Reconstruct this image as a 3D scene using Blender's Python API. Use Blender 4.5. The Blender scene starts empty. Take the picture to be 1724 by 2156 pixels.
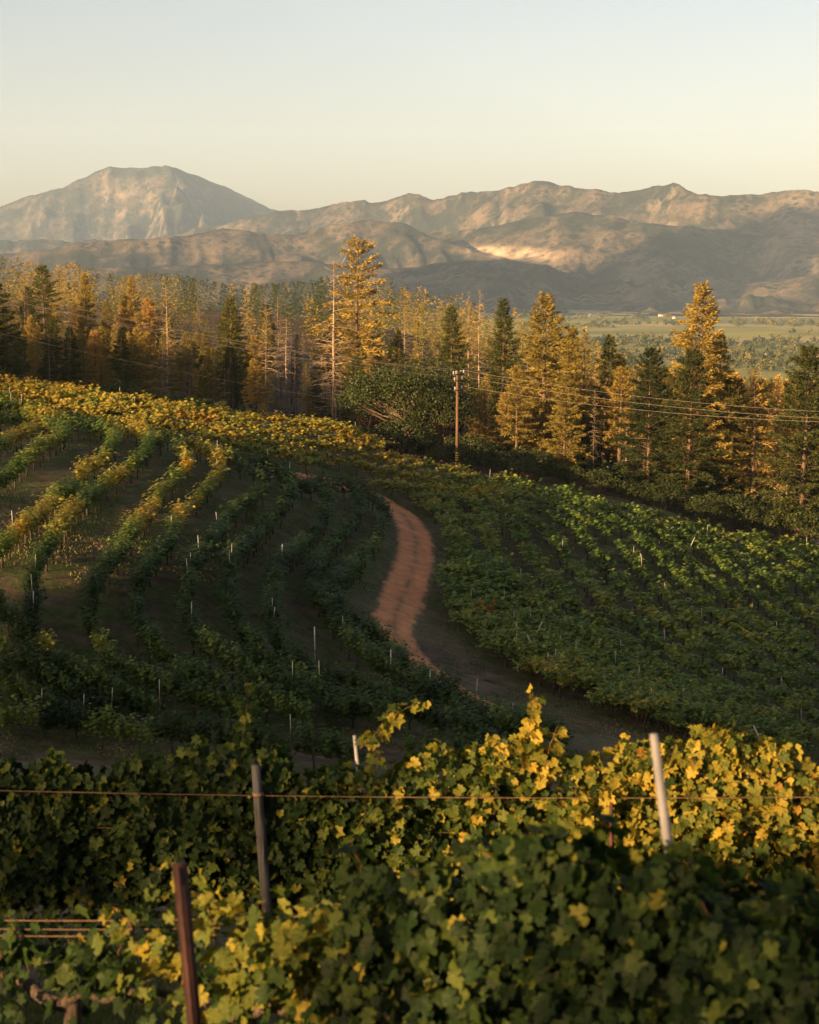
import bpy, math, random
import numpy as np
from mathutils import Vector, Matrix

# ------------------------------------------------------------------ camera, world, sun, exposure
SC = bpy.context.scene
COL = SC.collection
PITCH = math.radians(8.5)
FPX = 3600.0 / 1890 * 1724          # focal length in pixels of a 1724 px wide picture
cam_d = bpy.data.cameras.new('camera')
cam_d.sensor_fit = 'HORIZONTAL'
cam_d.sensor_width = 28.8
cam_d.lens = 28.8 * FPX / 1724
cam_d.clip_start = 0.1
cam_d.clip_end = 40000
cam_d.dof.use_dof = True
cam_d.dof.focus_distance = 110
cam_d.dof.aperture_fstop = 3.4
cam = bpy.data.objects.new('camera', cam_d)
cam.rotation_euler = (math.pi / 2 - PITCH, 0, 0)
COL.objects.link(cam)
SC.camera = cam

SUN_EL = math.radians(10.5)
SUN_AZ = math.radians(47.0)          # how far to the left of straight behind the camera
S2 = np.array([-math.sin(SUN_AZ), -math.cos(SUN_AZ)])        # horizontal direction to the sun
P2 = np.array([math.cos(SUN_AZ), -math.sin(SUN_AZ)])
TS = math.tan(SUN_EL)
sd = Vector((S2[0] * math.cos(SUN_EL), S2[1] * math.cos(SUN_EL), math.sin(SUN_EL)))

W = bpy.data.worlds.new('World')
SC.world = W
W.use_nodes = True
nt = W.node_tree
bg = nt.nodes['Background']
sky = nt.nodes.new('ShaderNodeTexSky')
sky.sky_type = 'NISHITA'
sky.sun_disc = False
sky.sun_elevation = math.radians(15.0)
sky.sun_rotation = math.atan2(sd.x, sd.y)
sky.altitude = 300
sky.air_density = 1.0
sky.dust_density = 3.0
sky.ozone_density = 1.0
wm = nt.nodes.new('ShaderNodeMix')
wm.data_type = 'RGBA'
wm.blend_type = 'MULTIPLY'
wm.inputs[0].default_value = 1.0
nt.links.new(sky.outputs[0], wm.inputs[6])
wm.inputs[7].default_value = (0.89, 0.71, 0.635, 1)       # warm evening air
nt.links.new(wm.outputs[2], bg.inputs[0])
bg.inputs[1].default_value = 0.05

sun_d = bpy.data.lights.new('sun', 'SUN')
sun_d.energy = 5.0
sun_d.angle = math.radians(0.5)
sun_d.color = (1.0, 0.61, 0.27)
sun = bpy.data.objects.new('sun', sun_d)
sun.rotation_euler = sd.to_track_quat('Z', 'Y').to_euler()
sun.location = sd * 50
COL.objects.link(sun)

SC.view_settings.view_transform = 'Standard'
SC.view_settings.look = 'None'
SC.view_settings.gamma = 1
SC.view_settings.use_curve_mapping = False
SC.view_settings.exposure = 2.5
SC.render.engine = 'CYCLES'
cy = SC.cycles
cy.use_denoising = True
cy.max_bounces = 6
cy.diffuse_bounces = 2
cy.glossy_bounces = 2
cy.transmission_bounces = 3
cy.transparent_max_bounces = 8
cy.volume_bounces = 0
cy.caustics_reflective = False
cy.caustics_refractive = False
cy.sample_clamp_indirect = 4

HAZE, HTOP = 4.1e-5, 1310.0
rng = np.random.default_rng(7)
random.seed(7)

# ------------------------------------------------------------------ numbers: noise, picture <-> place
def _hash(ix, iy, seed):
    h = (ix.astype(np.int64) * 374761393 + iy.astype(np.int64) * 668265263 + seed * 1442695041) & 0xFFFFFFFF
    h = ((h ^ (h >> 13)) * 1274126177) & 0xFFFFFFFF
    h = (h ^ (h >> 16)) & 0xFFFFFFFF
    return h / 4294967295.0

def noise(x, y, seed=0):
    x = np.asarray(x, float); y = np.asarray(y, float)
    ix = np.floor(x); iy = np.floor(y)
    fx = x - ix; fy = y - iy
    ux = fx * fx * fx * (fx * (fx * 6 - 15) + 10); uy = fy * fy * fy * (fy * (fy * 6 - 15) + 10)
    a = _hash(ix, iy, seed); b = _hash(ix + 1, iy, seed)
    c = _hash(ix, iy + 1, seed); d = _hash(ix + 1, iy + 1, seed)
    return (a + (b - a) * ux + (c - a) * uy + (a - b - c + d) * ux * uy) * 2 - 1

def fbm(x, y, octv=4, seed=0, gain=0.5):
    s = 0; a = 1; t = 0
    for i in range(octv):
        s = s + a * noise(x, y, seed + i * 17); t += a
        x = x * 2.03 + 11.3; y = y * 2.03 - 7.1; a *= gain
    return s / t

def ridged(x, y, octv=4, seed=0, gain=0.5):
    s = 0; a = 1; t = 0; w = 1
    for i in range(octv):
        n = 1 - np.abs(noise(x, y, seed + i * 17)); n = n * n
        s = s + a * n * w; t += a
        w = np.clip(n * 1.6, 0, 1)
        x = x * 2.03 + 5.3; y = y * 2.03 - 3.1; a *= gain
    return s / t

def sstep(a, b, x):
    t = np.clip((np.asarray(x, float) - a) / (b - a), 0, 1)
    return t * t * (3 - 2 * t)

CP, SP = math.cos(PITCH), math.sin(PITCH)
def ray(U, V):
    """direction with unit y for a picture point (1724 x 2155 picture)"""
    X = (np.asarray(U, float) - 862) / FPX
    D = (np.asarray(V, float) - 1077.5) / FPX
    dy = CP - D * SP
    return X / dy, (-SP - D * CP) / dy

def at(U, V, Y):
    a, b = ray(U, V)
    return np.array([a * Y, Y, b * Y])

def pix(x, y, z):
    f = y * CP - z * SP
    u = y * SP + z * CP
    return 862 + FPX * x / f, 1077.5 - FPX * u / f

# ------------------------------------------------------------------ the lie of the land
ctrl = [(100,1560,58),(862,1560,60),(1500,1610,62),(1724,1680,60),(1000,1475,68),(870,1380,77),(840,1280,88),
        (860,1180,102),(815,1062,122),(962,985,150),(0,1400,62),(0,1200,72),(0,1050,88),(100,1000,94),(0,915,113),
        (0,832,132),(250,1100,88),(400,1200,78),(400,1350,68),(550,1020,103),(700,1250,82),(650,1400,70),
        (230,912,118),(460,950,118),(250,858,134),(500,890,130),(700,916,133),(760,1000,124),(800,935,140),
        (870,978,142),(1000,1060,128),(1000,1300,90),(1200,1400,82),(1200,1100,122),(1200,1250,100),(1400,1072,140),
        (1500,1120,140),(1724,1160,135),(1724,1300,108),(1500,1300,102),(1500,1450,82),(1724,1500,80),(1724,1600,70)]
cpts = [tuple(at(*c)) for c in ctrl]
for y in (-3, 0, 3, 6, 9.5, 13, 17):
    for x in (-8, -2.5, 0, 2.5, 8):
        cpts.append((x, y, -1.75 - 0.335 * max(y, 0) + 0.10 * min(y, 0) * -1 + 0.02 * x * (1 if y > 3 else 0.4)))
cpts += [(-14,35,-10.5),(0,35,-12.2),(14,35,-13.2),(-60,60,-11.5),(-45,105,-8.5),(-60,100,-7.5),(-100,100,-5),(-100,40,-5),(-45,125,-7.5),(-40,75,-10.5),(60,60,-27),(100,100,-36),
         (-40,165,-14),(-70,170,-12.5),(0,180,-20),(-60,210,-14),(-100,260,-8),(60,175,-27),(60,250,-35),(0,260,-19),
         (-60,350,-7),(-40,290,-11),(-90,420,-4),(0,400,-13),(100,400,-68),(-150,350,0),(30,330,-23),(120,220,-55),(-130,180,-6),(0,520,-22),(-90,520,-4),
         (-180,520,0),(110,150,-46),(-60,-45,1),(-120,-90,5),(-180,-10,5),(0,-60,7),(60,-40,-2),(60,0,-9),(-60,0,-4),
         (-30,-20,0.5),(-200,120,1),(40,-80,8),(-60,-110,12),(-230,-60,9),(100,-60,-4)]
cpts = np.array(cpts)
def _tps(d2):
    return np.where(d2 > 1e-9, 0.5 * d2 * np.log(np.maximum(d2, 1e-9)), 0)
def _fit(c):
    n = len(c); sc_ = 100.0
    p = c[:, :2] / sc_
    K = _tps(((p[:, None] - p[None]) ** 2).sum(-1)) + np.eye(n) * 2e-3
    Pm = np.c_[np.ones(n), p]
    A = np.zeros((n + 3, n + 3)); A[:n, :n] = K; A[:n, n:] = Pm; A[n:, :n] = Pm.T
    return np.linalg.solve(A, np.r_[c[:, 2], 0, 0, 0]), p, sc_
_w, _p, _s = _fit(cpts)
VALLEY = -100.0
PEAK_L, PEAK_A, PEAK_H = -3850.0, -1000.0, 1340.0        # mountain added out of frame left, to shade the right-hand range
def ground(x, y):
    x = np.asarray(x, float); y = np.asarray(y, float)
    shp = np.broadcast(x, y).shape
    X = np.broadcast_to(x, shp).ravel(); Y = np.broadcast_to(y, shp).ravel()
    out = np.empty(X.size)
    for i in range(0, X.size, 40000):
        q = np.c_[X[i:i+40000], Y[i:i+40000]] / _s
        d2 = ((q[:, None] - _p[None]) ** 2).sum(-1)
        out[i:i+40000] = _tps(d2) @ _w[:-3] + _w[-3] + q @ _w[-2:]
    r = np.hypot(X, Y)
    near = out + fbm(X / 7.0, Y / 7.0, 3, 5) * 0.22 * sstep(8, 40, r)
    a = X * S2[0] + Y * S2[1]
    l = X * P2[0] + Y * P2[1]
    far = VALLEY + fbm(X / 500, Y / 500, 3, 9) * 4
    west = sstep(-200, 1500, a) * (210 + 40 * fbm(X / 400, Y / 400, 3, 3))
    far = far + west
    pk = np.exp(-((l - PEAK_L) / np.where(l > PEAK_L, 950.0, 300.0)) ** 2 - ((a - PEAK_A) / np.where(a < PEAK_A, 320.0, 900.0)) ** 2) * PEAK_H
    far = far + pk * (0.92 + 0.08 * ridged(X / 300, Y / 300, 3, 21))
    # shoulder falling from the wooded ridge to the valley floor
    sh = -20 - 80 * sstep(380, 1500, Y + 0.9 * np.maximum(X, 0))
    far = np.where(a > -300, far, far)
    wgt = sstep(330, 620, r)
    mid = np.maximum(far, sh - 12 * sstep(0, 400, X) + 10 * fbm(X / 120, Y / 120, 3, 31))
    mid = np.where(r > 1700, far, mid)
    z = near * (1 - wgt) + mid * wgt
    return z.reshape(shp)

def gz(x, y):
    return float(ground(np.array([x]), np.array([y]))[0])

_yy = 3.0 * np.exp(np.linspace(0, math.log(700 / 3.0), 900))
def hit(U, V, h=0.0):
    """ground point (raised by h) seen at a picture point"""
    a, b = ray(U, V)
    g = ground(a * _yy, _yy) + h
    d = b * _yy - g
    k = np.nonzero(d < 0)[0]
    k = k[0] if len(k) else len(_yy) - 1
    if k == 0: return np.array([a * _yy[0], _yy[0]])
    t = d[k-1] / (d[k-1] - d[k])
    y = _yy[k-1] + t * (_yy[k] - _yy[k-1])
    return np.array([a * y, y])

def spline(pts, step):
    pts = np.asarray(pts, float)
    P = np.vstack([2 * pts[0] - pts[1], pts, 2 * pts[-1] - pts[-2]])
    out = []
    for i in range(1, len(P) - 2):
        t = np.linspace(0, 1, 24, endpoint=False)[:, None]
        p0, p1, p2, p3 = P[i-1], P[i], P[i+1], P[i+2]
        out.append(0.5 * (2*p1 + (p2-p0)*t + (2*p0-5*p1+4*p2-p3)*t**2 + (3*p1-p0-3*p2+p3)*t**3))
    out.append(P[-2][None])
    c = np.vstack(out)
    s = np.r_[0, np.cumsum(np.linalg.norm(np.diff(c, axis=0), axis=1))]
    n = max(2, int(s[-1] / step) + 1)
    q = np.arange(n) * step
    return np.c_[tuple(np.interp(q, s, c[:, k]) for k in range(c.shape[1]))]

# ------------------------------------------------------------------ meshes
def mesh_np(name, V, F, mat=None, tint=None, smooth=False, uv=None):
    me = bpy.data.meshes.new(name)
    V = np.asarray(V, np.float32)
    if isinstance(F, np.ndarray):
        n, k = F.shape
        loops = F.ravel().astype(np.int32)
        starts = (np.arange(n) * k).astype(np.int32); tot = np.full(n, k, np.int32)
    else:                                            # list of arrays of different face sizes
        F = [f for f in F if len(f)]
        loops = np.concatenate([f.ravel() for f in F]).astype(np.int32)
        tot = np.concatenate([np.full(len(f), f.shape[1]) for f in F]).astype(np.int32)
        starts = np.r_[0, np.cumsum(tot)[:-1]].astype(np.int32); n = len(tot)
    me.vertices.add(len(V)); me.vertices.foreach_set('co', V.ravel())
    me.loops.add(len(loops)); me.loops.foreach_set('vertex_index', loops)
    me.polygons.add(n); me.polygons.foreach_set('loop_start', starts); me.polygons.foreach_set('loop_total', tot)
    if smooth: me.polygons.foreach_set('use_smooth', np.ones(n, bool))
    if tint is not None:
        at_ = me.attributes.new('tint', 'FLOAT', 'POINT')
        at_.data.foreach_set('value', np.asarray(tint, np.float32))
    if uv is not None:
        lay = me.uv_layers.new(name='UVMap')
        lay.data.foreach_set('uv', np.asarray(uv, np.float32)[loops].ravel())
    if mat: me.materials.append(mat)
    me.update(calc_edges=True)
    return me

def ob(name, me, parent=None, loc=None, rot=None, scale=None):
    o = bpy.data.objects.new(name, me)
    COL.objects.link(o)
    if parent is not None: o.parent = parent
    if loc is not None: o.location = loc
    if rot is not None: o.rotation_euler = rot
    if scale is not None: o.scale = scale if hasattr(scale, '__len__') else (scale,) * 3
    return o

def tag(o, label, cat, group=None):
    o['label'] = label; o['category'] = cat
    if group: o['group'] = group
    return o

def structure(o, label=None):
    o['kind'] = 'structure'
    if label: o['label'] = label
    return o

class MB:
    """collects vertices and faces of one mesh"""
    def __init__(s): s.v = []; s.q = []; s.t = []; s.n = 0
    def add(s, V, quads=None, tris=None):
        V = np.asarray(V, float)
        if quads is not None and len(quads): s.q.append(np.asarray(quads) + s.n)
        if tris is not None and len(tris): s.t.append(np.asarray(tris) + s.n)
        s.v.append(V); s.n += len(V)
    def tube(s, pts, rad, sides=6, cap=True):
        pts = np.asarray(pts, float); n = len(pts)
        rad = np.broadcast_to(np.asarray(rad, float), (n,))
        d = np.gradient(pts, axis=0); d /= np.linalg.norm(d, axis=1)[:, None] + 1e-9
        ref = np.array([0, 0, 1.0]) if abs(d[:, 2]).mean() < 0.8 else np.array([1.0, 0, 0])
        a = np.cross(d, ref); a /= np.linalg.norm(a, axis=1)[:, None] + 1e-9
        b = np.cross(d, a)
        th = np.arange(sides) / sides * 2 * math.pi
        V = pts[:, None] + rad[:, None, None] * (np.cos(th)[None, :, None] * a[:, None] + np.sin(th)[None, :, None] * b[:, None])
        V = V.reshape(-1, 3)
        i = np.arange(n - 1)[:, None] * sides; j = np.arange(sides)[None]; k = (j + 1) % sides
        q = np.stack([i + j, i + k, i + sides + k, i + sides + j], -1).reshape(-1, 4)
        tr = []
        if cap:
            V = np.vstack([V, pts[-1:], pts[:1]])
            m = n * sides
            tr = [[(n-1)*sides + jj, (n-1)*sides + (jj+1) % sides, m] for jj in range(sides)] + [[(jj+1) % sides, jj, m + 1] for jj in range(sides)]
        s.add(V, q, np.array(tr) if cap else None)
    def box(s, c, size, rz=0):
        c = np.asarray(c, float); h = np.asarray(size, float) / 2
        V = np.array([[x, y, z] for x in (-1, 1) for y in (-1, 1) for z in (-1, 1)]) * h
        R = np.array([[math.cos(rz), -math.sin(rz), 0], [math.sin(rz), math.cos(rz), 0], [0, 0, 1]])
        s.add(V @ R.T + c, [[0,1,3,2],[4,6,7,5],[0,4,5,1],[2,3,7,6],[0,2,6,4],[1,5,7,3]])
    def mesh(s, name, mat, smooth=False, tint=None):
        F = []
        if s.q: F.append(np.vstack(s.q))
        if s.t: F.append(np.vstack(s.t))
        return mesh_np(name, np.vstack(s.v), F, mat, tint, smooth)

def unit(v):
    v = np.asarray(v, float)
    return v / (np.linalg.norm(v, axis=-1, keepdims=True) + 1e-9)

def frames(axis, normal):
    """rotation matrices whose y is the blade axis and z the blade normal"""
    y = unit(axis)
    x = unit(np.cross(y, normal)); z = np.cross(x, y)
    return np.stack([x, y, z], -1)

KITE = np.array([[0, 0, 0], [0.5, 0.45, 0.06], [0, 1, -0.04], [-0.5, 0.45, 0.06]])
def cards(c, axis, normal, length, width, tmpl=KITE):
    """blades: template placed at c; returns vertices (n*k,3) and quads"""
    R = frames(axis, normal)
    n = len(c); k = len(tmpl)
    T = tmpl[None] * np.stack([np.broadcast_to(width, (n,)), np.broadcast_to(length, (n,)), np.broadcast_to(length, (n,))], -1)[:, None]
    V = np.einsum('nij,nkj->nki', R, T) + np.asarray(c)[:, None]
    return V.reshape(-1, 3), np.arange(n * k).reshape(n, k)

# ------------------------------------------------------------------ materials
def newmat(name):
    m = bpy.data.materials.new(name); m.use_nodes = True
    return m, m.node_tree, m.node_tree.nodes, m.node_tree.links
def nd(n, t, **kw):
    x = n.new('ShaderNode' + t)
    for k, v in kw.items(): setattr(x, k, v)
    return x
def ramp(n, stops, interp='LINEAR'):
    r = n.new('ShaderNodeValToRGB'); r.color_ramp.interpolation = interp
    el = r.color_ramp.elements
    while len(el) < len(stops): el.new(0.5)
    for e, (p, c) in zip(el, stops):
        e.position = p; e.color = (*c, 1)
    return r
def math_(n, l, op, a, b=None, clamp=False):
    x = n.new('ShaderNodeMath'); x.operation = op; x.use_clamp = clamp
    for i, s in enumerate((a, b)):
        if s is None: continue
        if isinstance(s, (int, float)): x.inputs[i].default_value = s
        else: l.new(s, x.inputs[i])
    return x.outputs[0]
def mix(n, l, f, a, b, blend='MIX'):
    x = n.new('ShaderNodeMix'); x.data_type = 'RGBA'; x.blend_type = blend
    for i, s in ((0, f), (6, a), (7, b)):
        if isinstance(s, (int, float)): x.inputs[i].default_value = s
        elif isinstance(s, tuple): x.inputs[i].default_value = (*s, 1)
        else: l.new(s, x.inputs[i])
    return x.outputs[2]

def ramp_out(n, l, v, a, b_):
    x = nd(n, 'MapRange'); x.clamp = True
    x.inputs['From Min'].default_value = a; x.inputs['From Max'].default_value = b_
    l.new(v, x.inputs['Value']); return x.outputs[0]

def leaf_mat(name, stops, src='ATTR', spread=0.3, orand=0.25, trans=0.35, rough=0.6, spec=0.18, veins=False):
    """leaf colour from yellowness (tint, on vines also painted sun and shade) + chance per leaf + chance per plant"""
    m, t, n, l = newmat(name)
    b = n['Principled BSDF']
    geo = nd(n, 'NewGeometry'); oi = nd(n, 'ObjectInfo')
    a = nd(n, 'Attribute', attribute_name='tint', attribute_type='GEOMETRY' if src == 'ATTR' else 'OBJECT')
    v = a.outputs['Fac']
    v = math_(n, l, 'ADD', v, math_(n, l, 'MULTIPLY', math_(n, l, 'SUBTRACT', geo.outputs['Random Per Island'], 0.5), spread))
    v = math_(n, l, 'ADD', v, math_(n, l, 'MULTIPLY', math_(n, l, 'SUBTRACT', oi.outputs['Random'], 0.5), orand), True)
    r = ramp(n, stops)
    l.new(v, r.inputs[0])
    colour = r.outputs[0]
    if veins:                                        # ribs fanning from the stalk, blotches and browned rims
        uv = nd(n, 'UVMap'); sx = nd(n, 'SeparateXYZ'); l.new(uv.outputs[0], sx.inputs[0])
        rad_ = math_(n, l, 'SQRT', math_(n, l, 'ADD', math_(n, l, 'MULTIPLY', sx.outputs[0], sx.outputs[0]), math_(n, l, 'MULTIPLY', sx.outputs[1], sx.outputs[1])))
        an = math_(n, l, 'ARCTAN2', sx.outputs[0], sx.outputs[1])
        fr_ = math_(n, l, 'ABSOLUTE', math_(n, l, 'SUBTRACT', math_(n, l, 'FRACT', math_(n, l, 'ADD', math_(n, l, 'DIVIDE', an, 0.74), 0.5)), 0.5))
        vein = ramp_out(n, l, math_(n, l, 'MULTIPLY', fr_, math_(n, l, 'ADD', rad_, 0.05)), 0.030, 0.010)
        tx = nd(n, 'TexNoise'); tx.inputs['Scale'].default_value = 5.0; tx.inputs['Detail'].default_value = 5
        ad = nd(n, 'VectorMath', operation='ADD'); l.new(uv.outputs[0], ad.inputs[0])
        cb = nd(n, 'CombineXYZ'); l.new(math_(n, l, 'MULTIPLY', geo.outputs['Random Per Island'], 37.0), cb.inputs[2]); l.new(math_(n, l, 'MULTIPLY', oi.outputs['Random'], 51.0), cb.inputs[0])
        l.new(cb.outputs[0], ad.inputs[1]); l.new(ad.outputs[0], tx.inputs['Vector'])
        colour = mix(n, l, math_(n, l, 'MULTIPLY', vein, 0.55), colour, mix(n, l, 0.22, colour, (0.16, 0.20, 0.05)))
        colour = mix(n, l, ramp_out(n, l, tx.outputs['Fac'], 0.35, 0.7), mix(n, l, 0.35, colour, (0.01, 0.015, 0.004)), colour)
        rim = math_(n, l, 'MULTIPLY', ramp_out(n, l, rad_, 0.62, 0.95), ramp_out(n, l, tx.outputs['Fac'], 0.56, 0.66))
        colour = mix(n, l, math_(n, l, 'MULTIPLY', rim, 0.35), colour, (0.12, 0.055, 0.018))
        bp = nd(n, 'Bump'); bp.inputs['Strength'].default_value = 0.5; bp.inputs['Distance'].default_value = 0.01
        l.new(math_(n, l, 'SUBTRACT', tx.outputs['Fac'], vein), bp.inputs['Height']); l.new(bp.outputs[0], b.inputs['Normal'])
    l.new(colour, b.inputs['Base Color'])
    b.inputs['Roughness'].default_value = rough
    b.inputs['Specular IOR Level'].default_value = spec
    tr = nd(n, 'BsdfTranslucent')
    hs = nd(n, 'HueSaturation'); hs.inputs['Saturation'].default_value = 1.1; hs.inputs['Value'].default_value = 1.35
    l.new(colour, hs.inputs['Color']); l.new(hs.outputs[0], tr.inputs[0])
    ms = nd(n, 'MixShader'); ms.inputs[0].default_value = trans
    l.new(b.outputs[0], ms.inputs[1]); l.new(tr.outputs[0], ms.inputs[2])
    l.new(ms.outputs[0], n['Material Output'].inputs[0])
    return m

def plain_mat(name, c1, c2, scale=6.0, rough=0.85, detail=4, stretch=(1, 1, 1), bump=0.3, metallic=0.0, spec=0.3):
    m, t, n, l = newmat(name)
    b = n['Principled BSDF']
    tc = nd(n, 'TexCoord'); mp = nd(n, 'Mapping'); mp.inputs['Scale'].default_value = stretch
    nz = nd(n, 'TexNoise'); nz.inputs['Scale'].default_value = scale; nz.inputs['Detail'].default_value = detail
    l.new(tc.outputs['Object'], mp.inputs[0]); l.new(mp.outputs[0], nz.inputs['Vector'])
    r = ramp(n, [(0.32, c1), (0.68, c2)]); l.new(nz.outputs['Fac'], r.inputs[0])
    l.new(r.outputs[0], b.inputs['Base Color'])
    b.inputs['Roughness'].default_value = rough; b.inputs['Metallic'].default_value = metallic
    b.inputs['Specular IOR Level'].default_value = spec
    if bump:
        bp = nd(n, 'Bump'); bp.inputs['Strength'].default_value = bump; bp.inputs['Distance'].default_value = 0.02
        l.new(nz.outputs['Fac'], bp.inputs['Height']); l.new(bp.outputs[0], b.inputs['Normal'])
    return m

VINE = [(0.0, (0.011, 0.024, 0.006)), (0.32, (0.048, 0.088, 0.018)), (0.48, (0.125, 0.185, 0.038)), (0.62, (0.22, 0.22, 0.038)), (0.8, (0.36, 0.25, 0.035)), (0.92, (0.25, 0.095, 0.024)), (1.0, (0.16, 0.032, 0.015))]  # dark end also paints shaded vines, yellow end sunlit ones
M_VINE_MASS = leaf_mat('vine_leaves', VINE, 'ATTR', 0.20, 0.0, trans=0.4)
M_VINE = leaf_mat('vine_leaves_single', VINE, 'OBJECT', 0.20, 0.12, trans=0.4)
VINE_NEAR = [(0.0, (0.006, 0.016, 0.004)), (0.22, (0.018, 0.042, 0.009)), (0.42, (0.085, 0.110, 0.018)), (0.58, (0.26, 0.22, 0.030)), (0.78, (0.42, 0.29, 0.040)), (0.92, (0.28, 0.11, 0.026)), (1.0, (0.16, 0.032, 0.015))]  # near leaves: dark end deepens foreground shade, yellow end brightens sunlit leaves
M_VINE_LEAF = leaf_mat('grape_leaf', VINE_NEAR, 'OBJECT', 0.0, 0.24, trans=0.45, rough=0.55, spec=0.14, veins=True)
M_VINE_NEAR = leaf_mat('grape_leaf_mass', VINE_NEAR, 'ATTR', 0.24, 0.0, trans=0.45, rough=0.55, spec=0.14, veins=True)
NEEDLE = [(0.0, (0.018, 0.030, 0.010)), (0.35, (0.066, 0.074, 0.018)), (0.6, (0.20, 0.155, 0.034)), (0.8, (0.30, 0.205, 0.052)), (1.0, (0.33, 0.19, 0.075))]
M_NEEDLE = leaf_mat('needles', NEEDLE, 'OBJECT', 0.12, 0.2, trans=0.25, rough=0.7, spec=0.15)
M_NEEDLE_MASS = leaf_mat('needles_mass', NEEDLE, 'ATTR', 0.12, 0.0, trans=0.25, rough=0.7, spec=0.15)
OAKC = [(0.0, (0.012, 0.020, 0.007)), (0.5, (0.042, 0.055, 0.013)), (1.0, (0.17, 0.14, 0.03))]
M_OAK = leaf_mat('broad_leaves', OAKC, 'OBJECT', 0.3, 0.2, trans=0.25, rough=0.5)
M_OAK_MASS = leaf_mat('broad_leaves_mass', OAKC, 'ATTR', 0.3, 0.0, trans=0.25, rough=0.6)
M_BARK = plain_mat('bark', (0.045, 0.03, 0.02), (0.13, 0.085, 0.055), 5, stretch=(4, 4, 0.6), bump=0.6)
M_DEADWOOD = plain_mat('dead_wood', (0.13, 0.095, 0.062), (0.28, 0.21, 0.14), 4, stretch=(3, 3, 0.4), bump=0.3)
M_BURNT = plain_mat('burnt_wood', (0.03, 0.022, 0.018), (0.10, 0.07, 0.05), 4, stretch=(3, 3, 0.4))
M_VINEWOOD = plain_mat('vine_bark', (0.022, 0.016, 0.012), (0.07, 0.05, 0.035), 14, stretch=(3, 3, 0.7), bump=0.8)
M_SHOOT = plain_mat('shoot', (0.09, 0.04, 0.018), (0.16, 0.08, 0.03), 8, bump=0)
M_STAKE = plain_mat('steel_stake', (0.05, 0.045, 0.04), (0.12, 0.10, 0.085), 9, rough=0.6, metallic=0.3)
M_PALE = plain_mat('pale_tip', (0.18, 0.175, 0.17), (0.32, 0.31, 0.30), 5, rough=0.6, bump=0.1)
M_RUST = plain_mat('rusty_steel', (0.022, 0.010, 0.008), (0.055, 0.020, 0.013), 12, rough=0.7, metallic=0.2)
M_WOODPOST = plain_mat('weathered_post', (0.018, 0.018, 0.019), (0.06, 0.06, 0.062), 6, stretch=(6, 6, 0.5), bump=0.7)
M_WIRE = plain_mat('wire', (0.10, 0.06, 0.035), (0.18, 0.10, 0.06), 30, rough=0.5, metallic=0.2, bump=0)
M_LINE = plain_mat('power_cable', (0.20, 0.16, 0.12), (0.28, 0.23, 0.18), 2, rough=0.5, bump=0)
M_HOSE = plain_mat('black_hose', (0.012, 0.012, 0.012), (0.03, 0.03, 0.03), 20, rough=0.5, bump=0)
M_POLE = plain_mat('creosoted_pole', (0.06, 0.032, 0.02), (0.11, 0.06, 0.036), 3, stretch=(6, 6, 0.3), bump=0.4)
M_CERAMIC = plain_mat('insulator', (0.16, 0.17, 0.18), (0.24, 0.25, 0.26), 3, rough=0.25, bump=0)
M_BAND = plain_mat('yellow_band', (0.45, 0.30, 0.03), (0.55, 0.38, 0.05), 3, rough=0.5, bump=0)
M_WALL = plain_mat('house_wall', (0.30, 0.28, 0.25), (0.42, 0.40, 0.36), 1, bump=0)
M_ROOF = plain_mat('house_roof', (0.16, 0.11, 0.09), (0.26, 0.19, 0.15), 1, bump=0)
M_ROCK = plain_mat('pale_rock', (0.30, 0.25, 0.20), (0.5, 0.44, 0.37), 4, bump=0.6)

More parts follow.
